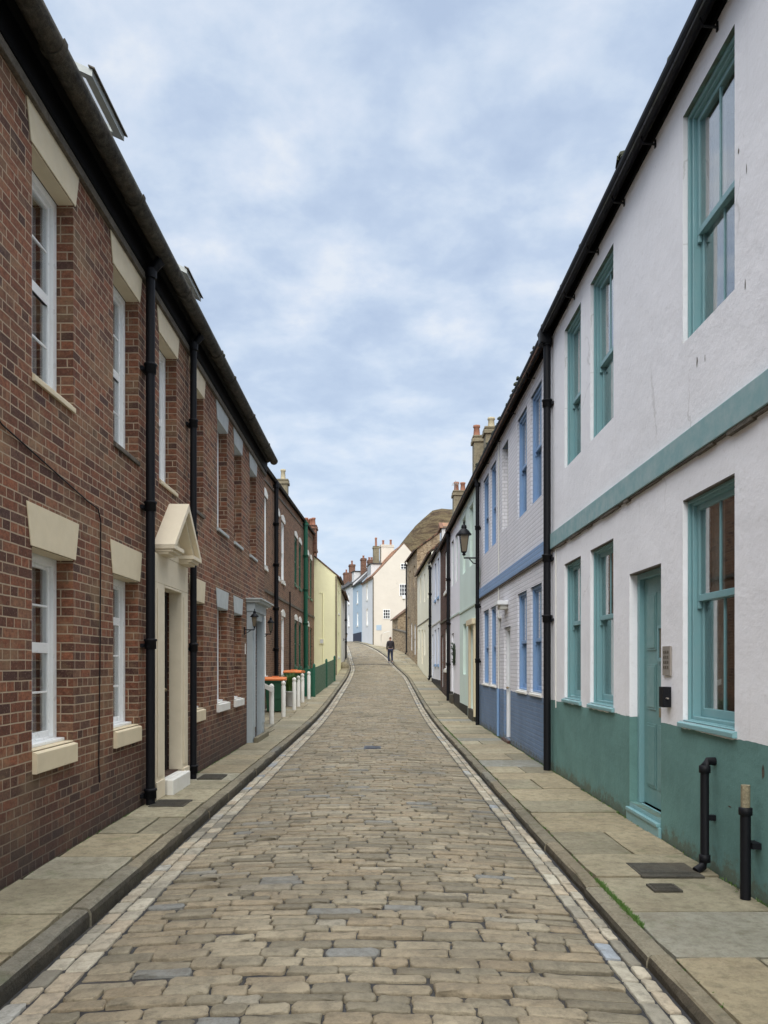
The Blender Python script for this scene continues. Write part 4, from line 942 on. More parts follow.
WL = lambda y: (-2.6 if y < 16.9 else -3.7 if y < 42.02 else -2.44 if y < 53 else XL(y) - .5)
WRK = [(-10, 2.55), (38.4, 2.55), (48.9, 2.34), (49, 2.32), (55.2, 1.9), (57.5, 1.72), (59.5, 1.3), (61.2, .95), (66, -.7), (72, -1.8), (77, -2.84), (84, -4.4), (100, -9)]
WR = lambda y: interp(WRK, y)
DR = -.045
strip(lambda y: WL(y) - .03, lambda y: XL(y) - .02, -6, 100, .25, -.03, 'mud', 'pavement_bed', 2)
strip(lambda y: XR(y) + .02, lambda y: WR(y) + .03, -6, 100, .25, DR - .03, 'mud', 'pavement_bed', 2)

def stone(b, pts, z0, zt, zfn, mat, inset=.02, dome=.006, smooth=True, lo=False):
    """pts: outline ccw (x,y). rounded top"""
    n = len(pts); cx = sum(p[0] for p in pts) / n; cy = sum(p[1] for p in pts) / n
    def ring(s_, z):
        out = []
        for (x, y) in pts:
            dx, dy = x - cx, y - cy; d = math.hypot(dx, dy); k = max(.2, (d - s_) / d) ; X, Y = cx + dx * k, cy + dy * k
            out.append((X, Y, zfn(X, Y) + z))
        return out
    rings = [ring(0, z0), ring(0, zt - inset * .6), ring(inset * .35, zt - inset * .18), ring(inset, zt)] if not lo else [ring(0, z0), ring(inset * .2, zt - inset * .3), ring(inset, zt)]
    vs = [p for r_ in rings for p in r_]; fs = []
    for i in range(len(rings) - 1):
        for k in range(n): fs.append((i * n + k, i * n + (k + 1) % n, (i + 1) * n + (k + 1) % n, (i + 1) * n + k))
    vs.append((cx, cy, zfn(cx, cy) + zt + dome)); c = len(vs) - 1; o = (len(rings) - 1) * n
    for k in range(n): fs.append((o + k, o + (k + 1) % n, c))
    b.cr = random.random(); b.add(vs, fs, mat, smooth)
def rrect(x0, x1, y0, y1, r, jit, lo=False, bulge=0):
    cs = [(x1 - r, y0 + r, -90), (x1 - r, y1 - r, 0), (x0 + r, y1 - r, 90), (x0 + r, y0 + r, 180)]; pts = []
    for i, (cx, cy, a) in enumerate(cs):
        for k in ((0, 90) if lo else (0, 45, 90)): pts.append((cx + r * math.cos(R(a + k)), cy + r * math.sin(R(a + k))))
        if not lo:
            nx, ny, na = cs[(i + 1) % 4]; e = (nx + r * math.cos(R(na)), ny + r * math.sin(R(na))); p = pts[-1]
            pts.append(((p[0] + e[0]) / 2, (p[1] + e[1]) / 2))
    return [(x + random.uniform(-jit, jit), y + random.uniform(-jit, jit)) for x, y in pts]
def zroad(x, y):
    a, c = XL(y), XR(y); t = (x - a) / (c - a); t = min(1, max(0, t)); return zg(y) - .1 + CROWN * (1 - (2 * t - 1) ** 2)
b = MB(); y = .6; row = 0
while y < 99:
    h = random.choice((random.uniform(.085, .11), random.uniform(.10, .14))); lo = y > 16
    if y > 60: h *= 1.5
    tilt = random.uniform(-.006, .006); ph = random.uniform(0, 6)
    wob = lambda x: .012 * math.sin(x * 1.9 + ph) + tilt * x
    a, c = XL(y + h / 2) + GL + .008, XR(y + h / 2) - GR - .008; x = a
    while x < c - .05:
        l = random.choice((random.uniform(.15, .23), random.uniform(.22, .32), random.uniform(.28, .40)))
        if c - (x + l) < .14: l = c - x
        g = random.uniform(.004, .013) if random.random() < .9 else random.uniform(.014, .028); gy = random.choice((random.uniform(.006, .014), random.uniform(.012, .022)))
        r_ = min(.03, h * .2) * random.uniform(.5, 1.3)
        pts = rrect(x + g / 2, x + l - g / 2, y + gy / 2, y + h - gy / 2, r_, .004 if lo else .0075, lo)
        sk = random.uniform(-.035, .035)
        pts = [(px, py + wob(px) + sk * (px - x - l / 2)) for px, py in pts]
        stone(b, pts, -.05, random.uniform(-.009, .008), zroad, 'sett', .016 if lo else .013, .003, True, lo)
        x += l
    y += h; row += 1
b.build('cobbled_road', kind='structure')
# pale gutter setts, two rows on either side
def gutter_rows(side):
    b = MB(); W_ = GL if side == 'L' else GR
    for rr in range(2):
        y = .6
        while y < 99:
            l = random.uniform(.15, .25) if rr == 0 else random.uniform(.17, .3); lo = y > 20
            if y > 50: l *= 1.6
            ym = y + l / 2; e = XL(ym) if side == 'L' else XR(ym); s_ = 1 if side == 'L' else -1
            sl_ = ((XL(ym + .2) - XL(ym - .2)) if side == 'L' else (XR(ym + .2) - XR(ym - .2))) / .4
            a = e + s_ * (W_ / 2 * rr + (.022 if rr == 0 else .003)); c = e + s_ * (W_ / 2 * (rr + 1) - .003); a, c = sorted((a, c))
            pts = rrect(a + .004, c - .004, y + .009, y + l - .009, .016, .004, lo)
            pts = [(px + sl_ * (py - ym), py) for px, py in pts]
            stone(b, pts, -.05, random.uniform(-.004, .006), zroad, 'gsett', .012, .002, True, lo); y += l
    b.build('gutter_setts', kind='structure')
gutter_rows('L'); gutter_rows('R')
def kerb(side):
    b = MB(); y = .3; dz = 0 if side == 'L' else DR
    while y < 99:
        l = random.uniform(.75, 1.35); e = XL if side == 'L' else XR; s_ = -1 if side == 'L' else 1; n = 4; hz = random.uniform(-.004, .007)
        w = .125; off = random.uniform(-.006, .006); vs = []
        b.cr = random.random()
        for i in range(n + 1):
            yy = y + .004 + (l - .008) * i / n; x = e(yy); z = zg(yy) + dz + hz; k = random.uniform(-.004, .004); nk = random.choice((0, 0, 0, .012)) 
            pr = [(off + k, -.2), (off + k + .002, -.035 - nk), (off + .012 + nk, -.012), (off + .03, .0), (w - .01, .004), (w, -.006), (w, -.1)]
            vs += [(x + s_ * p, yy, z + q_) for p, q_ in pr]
        m = 7; fs = [(i * m + j, i * m + j + 1, (i + 1) * m + j + 1, (i + 1) * m + j) for i in range(n) for j in range(m - 1)] + [tuple(range(m)), tuple(range(n * m, n * m + m))]
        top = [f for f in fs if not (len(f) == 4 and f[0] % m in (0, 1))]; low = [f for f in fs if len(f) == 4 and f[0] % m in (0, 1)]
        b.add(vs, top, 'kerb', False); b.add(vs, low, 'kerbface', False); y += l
    o = b.build('kerb', kind='structure')
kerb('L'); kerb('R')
def flags(side):
    b = MB(); y = .3; s_ = -1 if side == 'L' else 1; dz = 0 if side == 'L' else DR
    zf = lambda x, yy: zg(yy) + dz
    while y < 99:
        l = random.uniform(.5, .95); ya, yb = y + .006, y + l - .006
        if side == 'L' and y < 16.9 < y + l: l = 16.9 - y; ya, yb = y + .006, y + l - .004
        if side == 'L' and y < 42.02 < y + l: l = 42.02 - y; ya, yb = y + .006, y + l - .004
        if l < .03: y += max(l, .01); continue
        def ex(yy, t):
            k = (XL(yy) if side == 'L' else XR(yy)) + s_ * .135; w = WL(min(yy, yb)) if side == 'L' else WR(yy); 
            if side == 'L': w = WL((ya + yb) / 2) + .012
            else: w = w - .012
            return k + (w - k) * t
        width = abs(ex(ya, 1) - ex(ya, 0))
        cuts = [0, 1]
        if width > 1.2: cuts = [0, random.uniform(.3, .45), random.uniform(.6, .75), 1]
        elif random.random() < (.35 if side == 'R' else .12): cuts = [0, random.uniform(.4, .65), 1]
        for t0, t1 in zip(cuts, cuts[1:]):
            g = .006
            q = [(ex(ya, t0) + s_ * g, ya), (ex(ya, t1) - s_ * g, ya), (ex(yb, t1) - s_ * g, yb), (ex(yb, t0) + s_ * g, yb)]
            if side == 'L': q = q[::-1]
            pts = []
            for i in range(4):
                p, r2 = q[i], q[(i + 1) % 4]
                for k in range(3): t = (k + (.06 if k == 0 else 0)) / 3; pts.append((p[0] + (r2[0] - p[0]) * t + random.uniform(-.004, .004), p[1] + (r2[1] - p[1]) * t + random.uniform(-.004, .004)))
            tz = random.uniform(-.003, .008)
            stone(b, pts, -.06, tz, zf, 'flag', .006, .002, False, True)
        y += l
    b.build('pavement', kind='structure')
flags('L'); flags('R')
# cross drain of stone
b = MB(); vs = []
for i in range(9):
    x = XL(48.8) + .02 + (XR(48.8) - XL(48.8) - .04) * i / 8
    for yy in (48.7, 48.95): vs.append((x, yy, zroad(x, yy) + .014))
b.add(vs, [(2 * i, 2 * i + 2, 2 * i + 3, 2 * i + 1) for i in range(8)], 'joint'); b.build('cross_channel', kind='structure')

# moss tufts along joints near right kerb
b = MB()
def tufts(x0, y0, x1, y1, n, s_):
    for i in range(n):
        t = random.random(); x = x0 + (x1 - x0) * t + random.gauss(0, .012); y = y0 + (y1 - y0) * t; z = zg(y) + (DR if x > 0 else 0)
        for k in range(3):
            a = random.uniform(0, 6.28); h = random.uniform(.4, 1) * s_
            b.add([(x + .006 * math.cos(a), y + .006 * math.sin(a), z - .01), (x - .006 * math.cos(a), y - .006 * math.sin(a), z - .01), (x + random.gauss(0, .01), y + random.gauss(0, .01), z + h)], [(0, 1, 2)], 'leaf')
tufts(1.58, 4.6, 1.58, 5.6, 500, .022); tufts(1.58, 3.5, 1.58, 22, 260, .012); tufts(2.53, 4.5, 2.53, 20, 500, .02); tufts(-2.58, 4.5, -2.58, 16.5, 350, .014); tufts(1.58, 15, 1.58, 19, 300, .015)
b.build('moss', kind='stuff', label='short green moss and weeds in the pavement joints', category='moss')
# hill
b = MB(); nx, ny = 90, 50; vs = []
HKn = [(-60, 0), (-2, 8), (3.2, 21.5), (5.4, 24.6), (7.2, 26.3), (9.2, 27.4), (12, 28.4), (20, 29.5), (60, 33), (150, 30)]
import mathutils
for j in range(ny + 1):
    y = 112 + 160 * j / ny
    for i in range(nx + 1):
        t = i / nx; x = -30 + 150 * t ** 1.6
        up = min(1, max(0, (y - 112) / 28)); up = math.sin(up * math.pi / 2)
        h = interp(HKn, x * 140 / max(y, 130)) * up * (1 + max(0, y - 150) * .0008)
        h += .9 * mathutils.noise.noise(Vector((x * .25, y * .15, 3))) + .35 * mathutils.noise.noise(Vector((x * .9, y * .5, h * .4)))
        vs.append((x, y, h + 1.2))
b.add(vs, [(j * (nx + 1) + i, j * (nx + 1) + i + 1, (j + 1) * (nx + 1) + i + 1, (j + 1) * (nx + 1) + i) for j in range(ny) for i in range(nx)], 'hill', True); b.build('hill', kind='structure')

# =================================================================== loose things
# lanterns
def lantern(name, label, s, loc, rz, arm, drop=0, group=None):
    """arm reaches from the wall plate at the origin along -y to the lantern"""
    t = empty(name, loc, rz, label, 'lantern', group)
    b = MB(); b.box(-.03 * s, .03 * s, -.02, 0, -.22 * s, .12 * s, 'black'); b.tube([(0, -.01, 0), (0, -arm, 0), (0, -arm, .1 * s)], .016 * s + .004, 'black', 8)
    b.tube([(0, -.01, -.16 * s), (0, -arm * .35, -.13 * s), (0, -arm * .6, -.03 * s), (0, -arm * .62, -.0)], .012 * s + .003, 'black', 6)
    b.lathe((0, -arm, .06 * s), [(.02 * s, 0), (.05 * s, .02 * s), (.03 * s, .05 * s), (.06 * s, .08 * s)], 'black', 8); b.build('bracket', t)
    z = .16 * s
    b = MB(); b.lathe((0, -arm, z), [(.085 * s, 0), (.15 * s, .42 * s)], 'lampglass', 4, False, R(45)); b.build('lamp_glass', t)
    b = MB(); b.lathe((0, -arm, z - .03 * s), [(.06 * s, 0), (.10 * s, .028 * s)], 'black', 4, False, R(45))
    for k in range(4):
        a = R(45 + 90 * k); b.tube([(.087 * s * math.cos(a), -arm + .087 * s * math.sin(a), z), (.153 * s * math.cos(a), -arm + .153 * s * math.sin(a), z + .42 * s)], .009 * s, 'black', 5)
    zt = z + .42 * s
    b.lathe((0, -arm, zt), [(.19 * s, 0), (.19 * s, .03 * s), (.10 * s, .14 * s), (.06 * s, .17 * s), (.075 * s, .19 * s), (.06 * s, .25 * s), (.02 * s, .28 * s), (.03 * s, .31 * s), (.006 * s, .38 * s)], 'black', 8)
    for k in range(4):
        a = R(45 + 90 * k); b.lathe((.16 * s * math.cos(a), -arm + .16 * s * math.sin(a), zt + .03 * s), [(.014 * s, 0), (.004 * s, .07 * s)], 'black', 5)
    b.build('lamp_top', t); return t
lt = lantern('street_lantern', 'large black street lantern on an iron bracket at the edge of the mint house', 1.0, (2.47, 19.32, 4.22), R(-90), .36)
b = MB(); b.box(2.44, 2.545, 19.5, 19.68, 3.62, 4.02, 'mintpaint'); o = b.build('junction_box', bevel=.01); o['label'] = 'small pale junction box on the wall below the big street lantern'; o['category'] = 'junction box'
lantern('wall_lantern', 'black wall lantern on the near side of the grey doorcase', .42, (LX, 14.42, 2.18), R(90), .2, group='small black lanterns flanking the grey door')
lantern('wall_lantern', 'black wall lantern on the far side of the grey doorcase', .42, (LX, 16.55, 2.18), R(90), .2, group='small black lanterns flanking the grey door')
lantern('wall_lantern', 'small black lantern on the pale house past the yellow one', .55, (-2.46, 49.5, 3.1), R(90), .2)

# wreath on the lilac wall
t = MB(); 
n = 16; ringp = [(2.51, 26.1 + .22 * math.cos(6.2832 * k / n), 1.85 + .34 * math.sin(6.2832 * k / n)) for k in range(n + 1)]
t.tube(ringp, .03, 'leafdk', 6); 
for k in range(90):
    a = random.uniform(0, 6.28); p = Vector((2.5 + random.gauss(0, .02), 26.1 + .22 * math.cos(a) + random.gauss(0, .04), 1.85 + .34 * math.sin(a) + random.gauss(0, .04)))
    t.add([p, p + Vector((random.gauss(0, .04), random.gauss(0, .04), .05)), p + Vector((random.gauss(0, .04), .05, random.gauss(0, .04)))], [(0, 1, 2)], 'leafdk')
o = t.build('wreath'); o['label'] = 'dark oval wreath hanging on the lilac white wall'; o['category'] = 'wreath'

# iron covers and gratings
def cover(name, label, x0, x1, y0, y1, dz, pat, mat='ironcover'):
    x, y = (x0 + x1) / 2, (y0 + y1) / 2; z = (zroad(x, y) + .004) if dz is None else zg(y) + dz
    b = MB(); b.box(x0, x1, y0, y1, z - .05, z + .006, mat)
    w = .02
    for k in range(pat):
        yy = y0 + (y1 - y0) * (k + .5) / pat; b.box(x0 + .02, x1 - .02, yy - (y1 - y0) / pat * .28, yy + (y1 - y0) / pat * .28, z + .006, z + .011, mat)
    b.build(name, label=label, category='cover', bevel=.002)
cover('drain_cover', 'large dark rusty cover in the right pavement at the foot of the bent waste pipe', 1.94, 2.40, 5.63, 6.02, DR + .008, 1)
cover('drain_grate', 'small square iron grate in the right pavement in front of the large dark cover', 1.90, 2.10, 5.28, 5.45, DR + .008, 5)
cover('drain_cover', 'dark cover in the left pavement below the nearer black drainpipe', -2.5, -2.12, 8.15, 8.55, .008, 6)
cover('drain_cover', 'dark cover in the left pavement below the farther black drainpipe', -2.45, -2.12, 10.1, 10.5, .008, 6)
cover('road_cover', 'small bluish iron cover in the middle of the cobbled road', -.32, .0, 14.0, 14.35, None, 5, 'bluecover')

# white posts
pb = None
posts = [(-2.78, 19.3), (-2.76, 21.5), (-2.73, 23.9), (-2.73, 25.1), (-2.75, 26.6), (-2.66, 28.0)]
plab = ['short white post nearest the grey doorcase, carrying a sloping white rail', 'white post second from the grey doorcase, in front of the nearer wheelie bin', 'white post third from the grey doorcase, beside the leafy planter', 'white post fourth from the grey doorcase, just behind the third', 'white post fifth from the grey doorcase, past the planter', 'white post nearest the green picket fence']
def post():
    b = MB(); b.lathe((0, 0, 0), [(.062, -.1), (.062, .86), (.05, .88), (.05, .9), (.066, .93), (.066, .96), (.045, 1.0), (.01, 1.02)], 'offwhite', 12)
    return b.build('white_post')
for i, (x, y) in enumerate(posts):
    if i == 0: pb = post(); o = pb
    else: o = pb.copy(); COL.objects.link(o)
    o.location = (x, y, zg(y)); o['label'] = plab[i]; o['category'] = 'post'; o['group'] = 'white posts in front of the set back brick houses'
b = MB(); p0, p1 = Vector((-3.15, 19.1, 1.02)), Vector((-2.70, 19.15, .8)); d = (p1 - p0)
b.add([p0 + Vector((0, -.04, 0)), p1 + Vector((0, -.04, 0)), p1 + Vector((0, -.04, .12)), p0 + Vector((0, -.04, .12)), p0 + Vector((0, .04, 0)), p1 + Vector((0, .04, 0)), p1 + Vector((0, .04, .12)), p0 + Vector((0, .04, .12))], [(0, 1, 2, 3), (4, 7, 6, 5), (3, 2, 6, 7), (0, 4, 5, 1), (1, 5, 6, 2), (0, 3, 7, 4)], 'offwhite')
o = b.build('sloping_rail'); o['label'] = 'short sloping white board running from the wall to the first white post'; o['category'] = 'rail'

# wheelie bins
def bin_(loc, rz, label):
    t = empty('wheelie_bin', loc, rz, label, 'bin', 'green wheelie bins with orange lids')
    b = MB(); w0, w1, d0, d1 = .24, .30, .26, .36; h = .96
    b.add([(-w0, -d0, .03), (w0, -d0, .03), (w0, d0 * .7, .03), (-w0, d0 * .7, .03), (-w1, -d1, h), (w1, -d1, h), (w1, d1, h), (-w1, d1, h)], [(0, 3, 2, 1), (0, 1, 5, 4), (1, 2, 6, 5), (2, 3, 7, 6), (3, 0, 4, 7), (4, 5, 6, 7)], 'binGreen')
    b.box(-w1 - .02, w1 + .02, -d1 - .02, d1 + .02, h - .06, h - .001, 'binGreen'); b.box(-.18, .18, -d0 - .055, -d0 - .03, .4, .75, 'binGreen')
    b.build('bin_body', t, bevel=.012)
    b = MB(); b.prism([(-d1 - .05, h + .001), (d1 + .04, h + .001), (d1 + .04, h + .07), (d1 * .4, h + .105), (-d1 * .5, h + .1), (-d1 - .05, h + .05)], -w1 - .03, w1 + .03, 'orange'); b.box(-.1, .1, -d1 * .3, d1 * .3, h + .103, h + .13, 'orange'); b.build('lid', t, bevel=.01)
    for sx in (-1, 1):
        b = MB(); b.tube([(sx * .2, d1 - .06, .1), (sx * .27, d1 - .06, .1)], .1, 'potdk', 14); b.build('wheel', t)
    b = MB(); b.tube([(-.25, d1 + .06, h - .03), (.25, d1 + .06, h - .03)], .016, 'binGreen', 8); b.box(-.25, -.22, d1, d1 + .07, h - .05, h - .01, 'binGreen'); b.box(.22, .25, d1, d1 + .07, h - .05, h - .01, 'binGreen'); b.build('handle', t)
bin_((-3.22, 23.2, zg(23.2)), R(4), 'green wheelie bin with orange lid, the nearer one, behind the first white posts')
bin_((-3.2, 28.0, zg(28.0)), R(-6), 'green wheelie bin with orange lid, the farther one, behind the spiky plant')
# plants
def plant(loc, label, hgt, spread, n, potmat, pr, ph, leafm):
    t = empty('potted_plant', loc, 0, label, 'potted plant')
    b = MB(); b.lathe((0, 0, 0), [(pr * .7, 0), (pr, ph * .9), (pr * 1.1, ph * .92), (pr * 1.1, ph), (pr * .9, ph)], potmat, 14); b.build('pot', t)
    b = MB()
    for k in range(n):
        a = random.uniform(0, 6.28); l = random.uniform(.6, 1) * hgt; sp = random.uniform(.2, 1) * spread; w = .014; px, py = random.gauss(0, pr * .3), random.gauss(0, pr * .3); ca, sa = math.cos(a), math.sin(a); vs = []
        for i in range(5):
            u = i / 4; r_ = sp * u ** 1.5; ww = w * (1 - u) * (1 + u * 2) + .001; z = ph * .9 + l * (u - .25 * u * u * (sp / spread))
            vs += [(px + ca * r_ - sa * ww, py + sa * r_ + ca * ww, z), (px + ca * r_ + sa * ww, py + sa * r_ - ca * ww, z)]
        b.add(vs, [(2 * i, 2 * i + 1, 2 * i + 3, 2 * i + 2) for i in range(4)], leafm)
    b.build('leaves', t)
plant((-2.98, 25.2, zg(25.2)), 'spiky bright green plant in a pale pot between the wheelie bins', .8, .55, 260, 'pot', .22, .5, 'leaf')
plant((-3.05, 18.9, 0), 'small dark green plant in a dark pot beside the grey doorcase', .4, .25, 200, 'potdk', .14, .35, 'leaf')

# green picket fence
t = empty('picket_fence', (-2.9, 29.0, 0), 0, 'dark green close boarded fence between the white posts and the yellow house', 'fence')
def fence(p, q, name='board_panel'):
    b = MB(); L = math.hypot(q[0] - p[0], q[1] - p[1]); n = int(L / .11); ux, uy = (q[0] - p[0]) / L, (q[1] - p[1]) / L
    for i in range(n):
        s0, s1 = L * i / n + .006, L * (i + 1) / n - .006; h = 1.06 + .03 * (i % 2)
        vs = []
        for (s_, o_) in ((s0, 0), (s1, 0), (s1, .022), (s0, .022)):
            x, y = p[0] + ux * s_ - uy * o_, p[1] + uy * s_ + ux * o_; z = zg(y); vs.append((x + 2.9, y - 29, z))
        vs += [(a, b_, c + h) for a, b_, c in vs]
        b.add(vs, [(0, 3, 2, 1), (4, 5, 6, 7), (0, 1, 5, 4), (1, 2, 6, 5), (2, 3, 7, 6), (3, 0, 4, 7)], 'green')
    for hh in (.3, .85):
        vs = []
        for (s_, o_) in ((0, .023), (L, .023), (L, .06), (0, .06)):
            x, y = p[0] + ux * s_ - uy * o_, p[1] + uy * s_ + ux * o_; vs.append((x + 2.9, y - 29, zg(y) + hh))
        vs += [(a, b_, c + .07) for a, b_, c in vs]
        b.add(vs, [(0, 3, 2, 1), (4, 5, 6, 7), (0, 1, 5, 4), (1, 2, 6, 5), (2, 3, 7, 6), (3, 0, 4, 7)], 'green')
    b.build(name, t)
fence((-3.3, 29.0), (-2.56, 29.0)); fence((-2.55, 29.0), (-2.42, 33.6)); fence((-2.42, 33.72), (-2.3, 37.5))
for (x, y) in ((-2.55, 28.95), (-2.42, 33.66), (-2.3, 37.6)):
    b = MB(); b.box(x + 2.9 - .05, x + 2.9 + .05, y - 29 - .05, y - 29 + .05, zg(y) - .1, zg(y) + 1.2, 'green'); b.lathe((x + 2.9, y - 29, zg(y) + 1.2), [(.06, .001), (.06, .03), (.01, .07)], 'green', 4, False, R(45)); b.build('fence_post', t)
# guard stone
b = MB(); b.lathe((-2.25, 46.2, zg(46.2)), [(.3, -.1), (.32, .12), (.27, .26), (.15, .36), (.04, .4)], 'stack', 10); o = b.build('guard_stone'); o['label'] = 'pale rounded guard stone at the foot of the pale house wall on the left bend'; o['category'] = 'stone'

# =================================================================== person
def skin(name, parent, verts, edges, rad, mat, sub=2, root=0):
    me = bpy.data.meshes.new(name); me.from_pydata(verts, edges, []); me.materials.append(M[mat])
    o = bpy.data.objects.new(name, me); COL.objects.link(o); o.parent = parent
    bm = bmesh.new(); bm.from_mesh(me); l = bm.verts.layers.skin.verify(); bm.verts.ensure_lookup_table()
    for i, v in enumerate(bm.verts):
        r_ = rad[i]; v[l].radius = r_ if isinstance(r_, tuple) else (r_, r_); v[l].use_root = i == root
    bm.to_mesh(me); bm.free()
    o.modifiers.new('skin', 'SKIN').use_smooth_shade = True; s_ = o.modifiers.new('sub', 'SUBSURF'); s_.levels = s_.render_levels = sub
    return o
PY = 50.0
P = empty('person', (.62, PY, zroad(.62, PY) + .005), R(8), 'person in dark jacket and navy trousers walking up the cobbled road', 'person')
#    idx: 0 pelvis 1 waist 2 chest 3 neckbase 4 neck 5 head 6 headtop | arms | legs
V_ = [(0, 0, .93), (0, 0, 1.08), (0, .01, 1.28), (0, 0, 1.43), (0, .01, 1.50), (0, .03, 1.60), (0, .03, 1.70),
      (-.17, 0, 1.39), (-.23, -.03, 1.13), (-.22, .07, .90), (-.21, .10, .82),
      (.17, 0, 1.39), (.23, .04, 1.13), (.23, .02, .88), (.22, .04, .80),
      (-.09, 0, .88), (-.10, .10, .50), (-.10, .02, .10), (-.10, .16, .05),
      (.09, 0, .88), (.09, -.01, .49), (.10, -.22, .13), (.10, -.10, .05)]
E_ = [(0, 1), (1, 2), (2, 3), (3, 4), (4, 5), (5, 6), (3, 7), (7, 8), (8, 9), (9, 10), (3, 11), (11, 12), (12, 13), (13, 14), (0, 15), (15, 16), (16, 17), (17, 18), (0, 19), (19, 20), (20, 21), (21, 22)]
r_ = [(.14, .1), (.12, .09), (.15, .1), (.09, .08), .055, (.075, .09), (.06, .075), .055, .042, .032, .035, .055, .042, .032, .035, .085, .055, .04, .035, .085, .055, .04, .035]
skin('body', P, V_, E_, r_, 'skin')
for sgn, wrist in ((-1, V_[10]), (1, V_[14])):     # fingers folded in a relaxed curl
    for k in range(4):
        x, y, z = wrist; fx = y - .025 + k * .016
        skin('finger', P, [(x, fx, z), (x + .004 * sgn, fx + .004, z - .04 - .006 * (k in (1, 2))), (x - .012 * sgn, fx + .008, z - .07 - .008 * (k in (1, 2)))], [(0, 1), (1, 2)], [.008, .008, .007], 'skin', 1)
jk = [0, 1, 2, 3, 4, 7, 8, 9, 11, 12, 13]; mp = {a: i for i, a in enumerate(jk)}
jr = {0: (.175, .13), 1: (.165, .125), 2: (.185, .13), 3: (.12, .1), 4: .07, 7: .08, 8: .066, 9: .052, 11: .08, 12: .066, 13: .052}
skin('jacket', P, [V_[i] for i in jk], [(mp[a], mp[c]) for a, c in E_ if a in mp and c in mp], [jr[i] for i in jk], 'jacket')
tr = [0, 15, 16, 17, 19, 20, 21]; mp = {a: i for i, a in enumerate(tr)}
trr = {0: (.155, .115), 15: .11, 16: .078, 17: .062, 19: .11, 20: .078, 21: .062}
skin('trousers', P, [V_[i] for i in tr], [(mp[a], mp[c]) for a, c in E_ if a in mp and c in mp], [trr[i] for i in tr], 'jeans')
for (a, c) in ((V_[17], V_[18]), (V_[21], V_[22])):
    skin('shoe', P, [(a[0], a[1] - .03, .05), (c[0], c[1], .04)], [(0, 1)], [.05, .042], 'shoe', 2)
skin('hair', P, [(0, .0, 1.58), (0, .0, 1.66), (0, .02, 1.73)], [(0, 1), (1, 2)], [(.075, .075), (.09, .095), (.06, .07)], 'hair')
b = MB(); b.lathe((0, .135, 1.61), [(.012, -.02), (.016, -.01), (.008, .025)], 'skin', 6); b.build('nose', P)
for sx in (-1, 1):
    b = MB(); b.lathe((sx * .03, .118, 1.635), [(.004, -.008), (.01, 0), (.004, .008)], 'potdk', 6); b.build('eye', P)
    b = MB(); b.lathe((sx * .088, .03, 1.59), [(.006, -.02), (.014, 0), (.006, .03)], 'skin', 6); b.build('ear', P)

# =================================================================== world, sun, camera
SE, SR = R(37), R(186)
w = bpy.data.worlds.new('World'); sc.world = w; w.use_nodes = True; nt = w.node_tree; nt.nodes.clear()
def N_(t, **k):
    n = nt.nodes.new(t)
    for a, v in k.items(): setattr(n, a, v)
    return n
L_ = nt.links.new
out = N_('ShaderNodeOutputWorld'); bg = N_('ShaderNodeBackground'); L_(bg.outputs[0], out.inputs[0]); bg.inputs[1].default_value = .1
sky = N_('ShaderNodeTexSky', sky_type='NISHITA'); sky.sun_disc = False; sky.sun_elevation = SE; sky.sun_rotation = SR; sky.dust_density = 1.5; sky.ozone_density = 1.5
tc = N_('ShaderNodeTexCoord'); sp = N_('ShaderNodeSeparateXYZ'); L_(tc.outputs['Generated'], sp.inputs[0])
def MA(op, a, b_=None, c=None):
    n = N_('ShaderNodeMath', operation=op)
    for i, v in enumerate((a, b_, c)):
        if v is None: continue
        if isinstance(v, (int, float)): n.inputs[i].default_value = v
        else: L_(v, n.inputs[i])
    return n.outputs[0]
zc = MA('ADD', MA('MAXIMUM', sp.outputs[2], 0), .22)
cb = N_('ShaderNodeCombineXYZ'); L_(MA('DIVIDE', sp.outputs[0], zc), cb.inputs[0]); L_(MA('DIVIDE', sp.outputs[1], zc), cb.inputs[1])
def NZ(scale, det, rough, dist=0, off=0):
    n = N_('ShaderNodeTexNoise'); n.inputs['Scale'].default_value = scale; n.inputs['Detail'].default_value = det; n.inputs['Roughness'].default_value = rough; n.inputs['Distortion'].default_value = dist
    m_ = N_('ShaderNodeMapping'); m_.inputs['Location'].default_value = (off, off * .7, 0); L_(cb.outputs[0], m_.inputs[0]); L_(m_.outputs[0], n.inputs['Vector']); return n.outputs['Fac']
def RP(f, st):
    n = N_('ShaderNodeValToRGB'); L_(f, n.inputs[0])
    while len(n.color_ramp.elements) < len(st): n.color_ramp.elements.new(.5)
    for e, (p, c) in zip(n.color_ramp.elements, st): e.position = p; e.color = (*((c,) * 3 if not isinstance(c, tuple) else c), 1)
    return n.outputs[0]
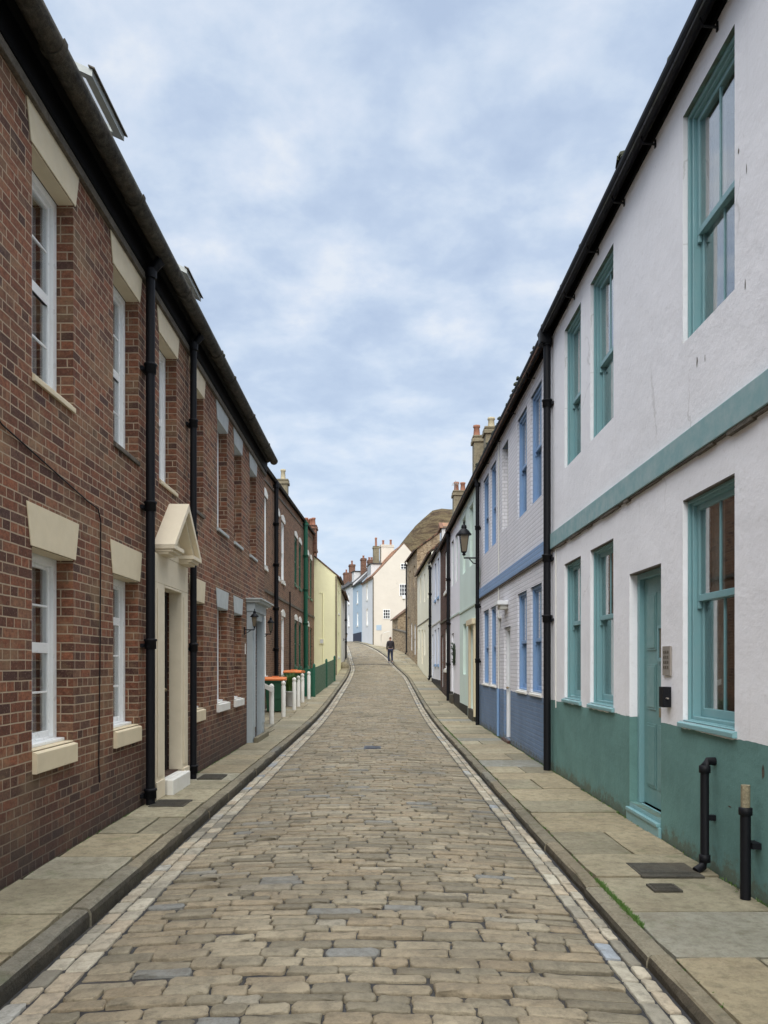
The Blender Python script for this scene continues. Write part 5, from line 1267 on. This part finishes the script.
def MX(f, a, b_, mode='MIX'):
    n = N_('ShaderNodeMix', data_type='RGBA', blend_type=mode)
    for i, v in ((0, f), (6, a), (7, b_)):
        if isinstance(v, (int, float)): n.inputs[i].default_value = v if i == 0 else (v, v, v, 1)
        elif isinstance(v, tuple): n.inputs[i].default_value = (*v, 1)
        else: L_(v, n.inputs[i])
    return n.outputs[2]
n1 = NZ(6.2, 7, .56, .1, 3.1); n2 = NZ(1.9, 4, .5, .2, 8.7)
cl = MA('ADD', MA('MULTIPLY', n1, .62), MA('MULTIPLY', n2, .38))
cc = RP(cl, [(.36, (.41, .505, .665)), (.45, (.47, .565, .715)), (.50, (.53, .62, .75)), (.55, (.59, .665, .78)), (.61, (.68, .73, .80))])
hor = RP(sp.outputs[2], [(0, 1), (.18, .75), (.42, 0)])
cc = MX(MA('MULTIPLY', hor, .65), cc, (.56, .665, .79))
cc = MX(.10, MX(1.0, cc, (10.0, 10.0, 10.0), 'MULTIPLY'), sky.outputs[0])
# overcast skies are brighter towards the zenith
zen = RP(sp.outputs[2], [(.70, 0), (.88, 1)])
cc = MX(zen, cc, (31.0, 31.5, 32.5))
L_(cc, bg.inputs[0])
sd = bpy.data.lights.new('sun', 'SUN'); sd.energy = 2.3; sd.angle = R(40); sd.color = (1, .965, .90)
so = bpy.data.objects.new('sun', sd); COL.objects.link(so)
so.rotation_euler = (R(90) - SE, 0, R(180) - SR + 0)
cd = bpy.data.cameras.new('camera'); cam = bpy.data.objects.new('camera', cd); COL.objects.link(cam); sc.camera = cam
cam.location = (0, 0, 1.55); cam.rotation_euler = (R(90), 0, 0)
cd.sensor_fit = 'VERTICAL'; cd.sensor_height = 36; cd.lens = 36 * 760 / 1024; cd.shift_x = 3 / 1024; cd.shift_y = 151 / 1024
cd.clip_start = .05; cd.clip_end = 3000
sc.view_settings.view_transform = 'Standard'; sc.view_settings.look = 'None'; sc.view_settings.exposure = .3; sc.view_settings.gamma = 1
sc.render.resolution_x = 768; sc.render.resolution_y = 1024
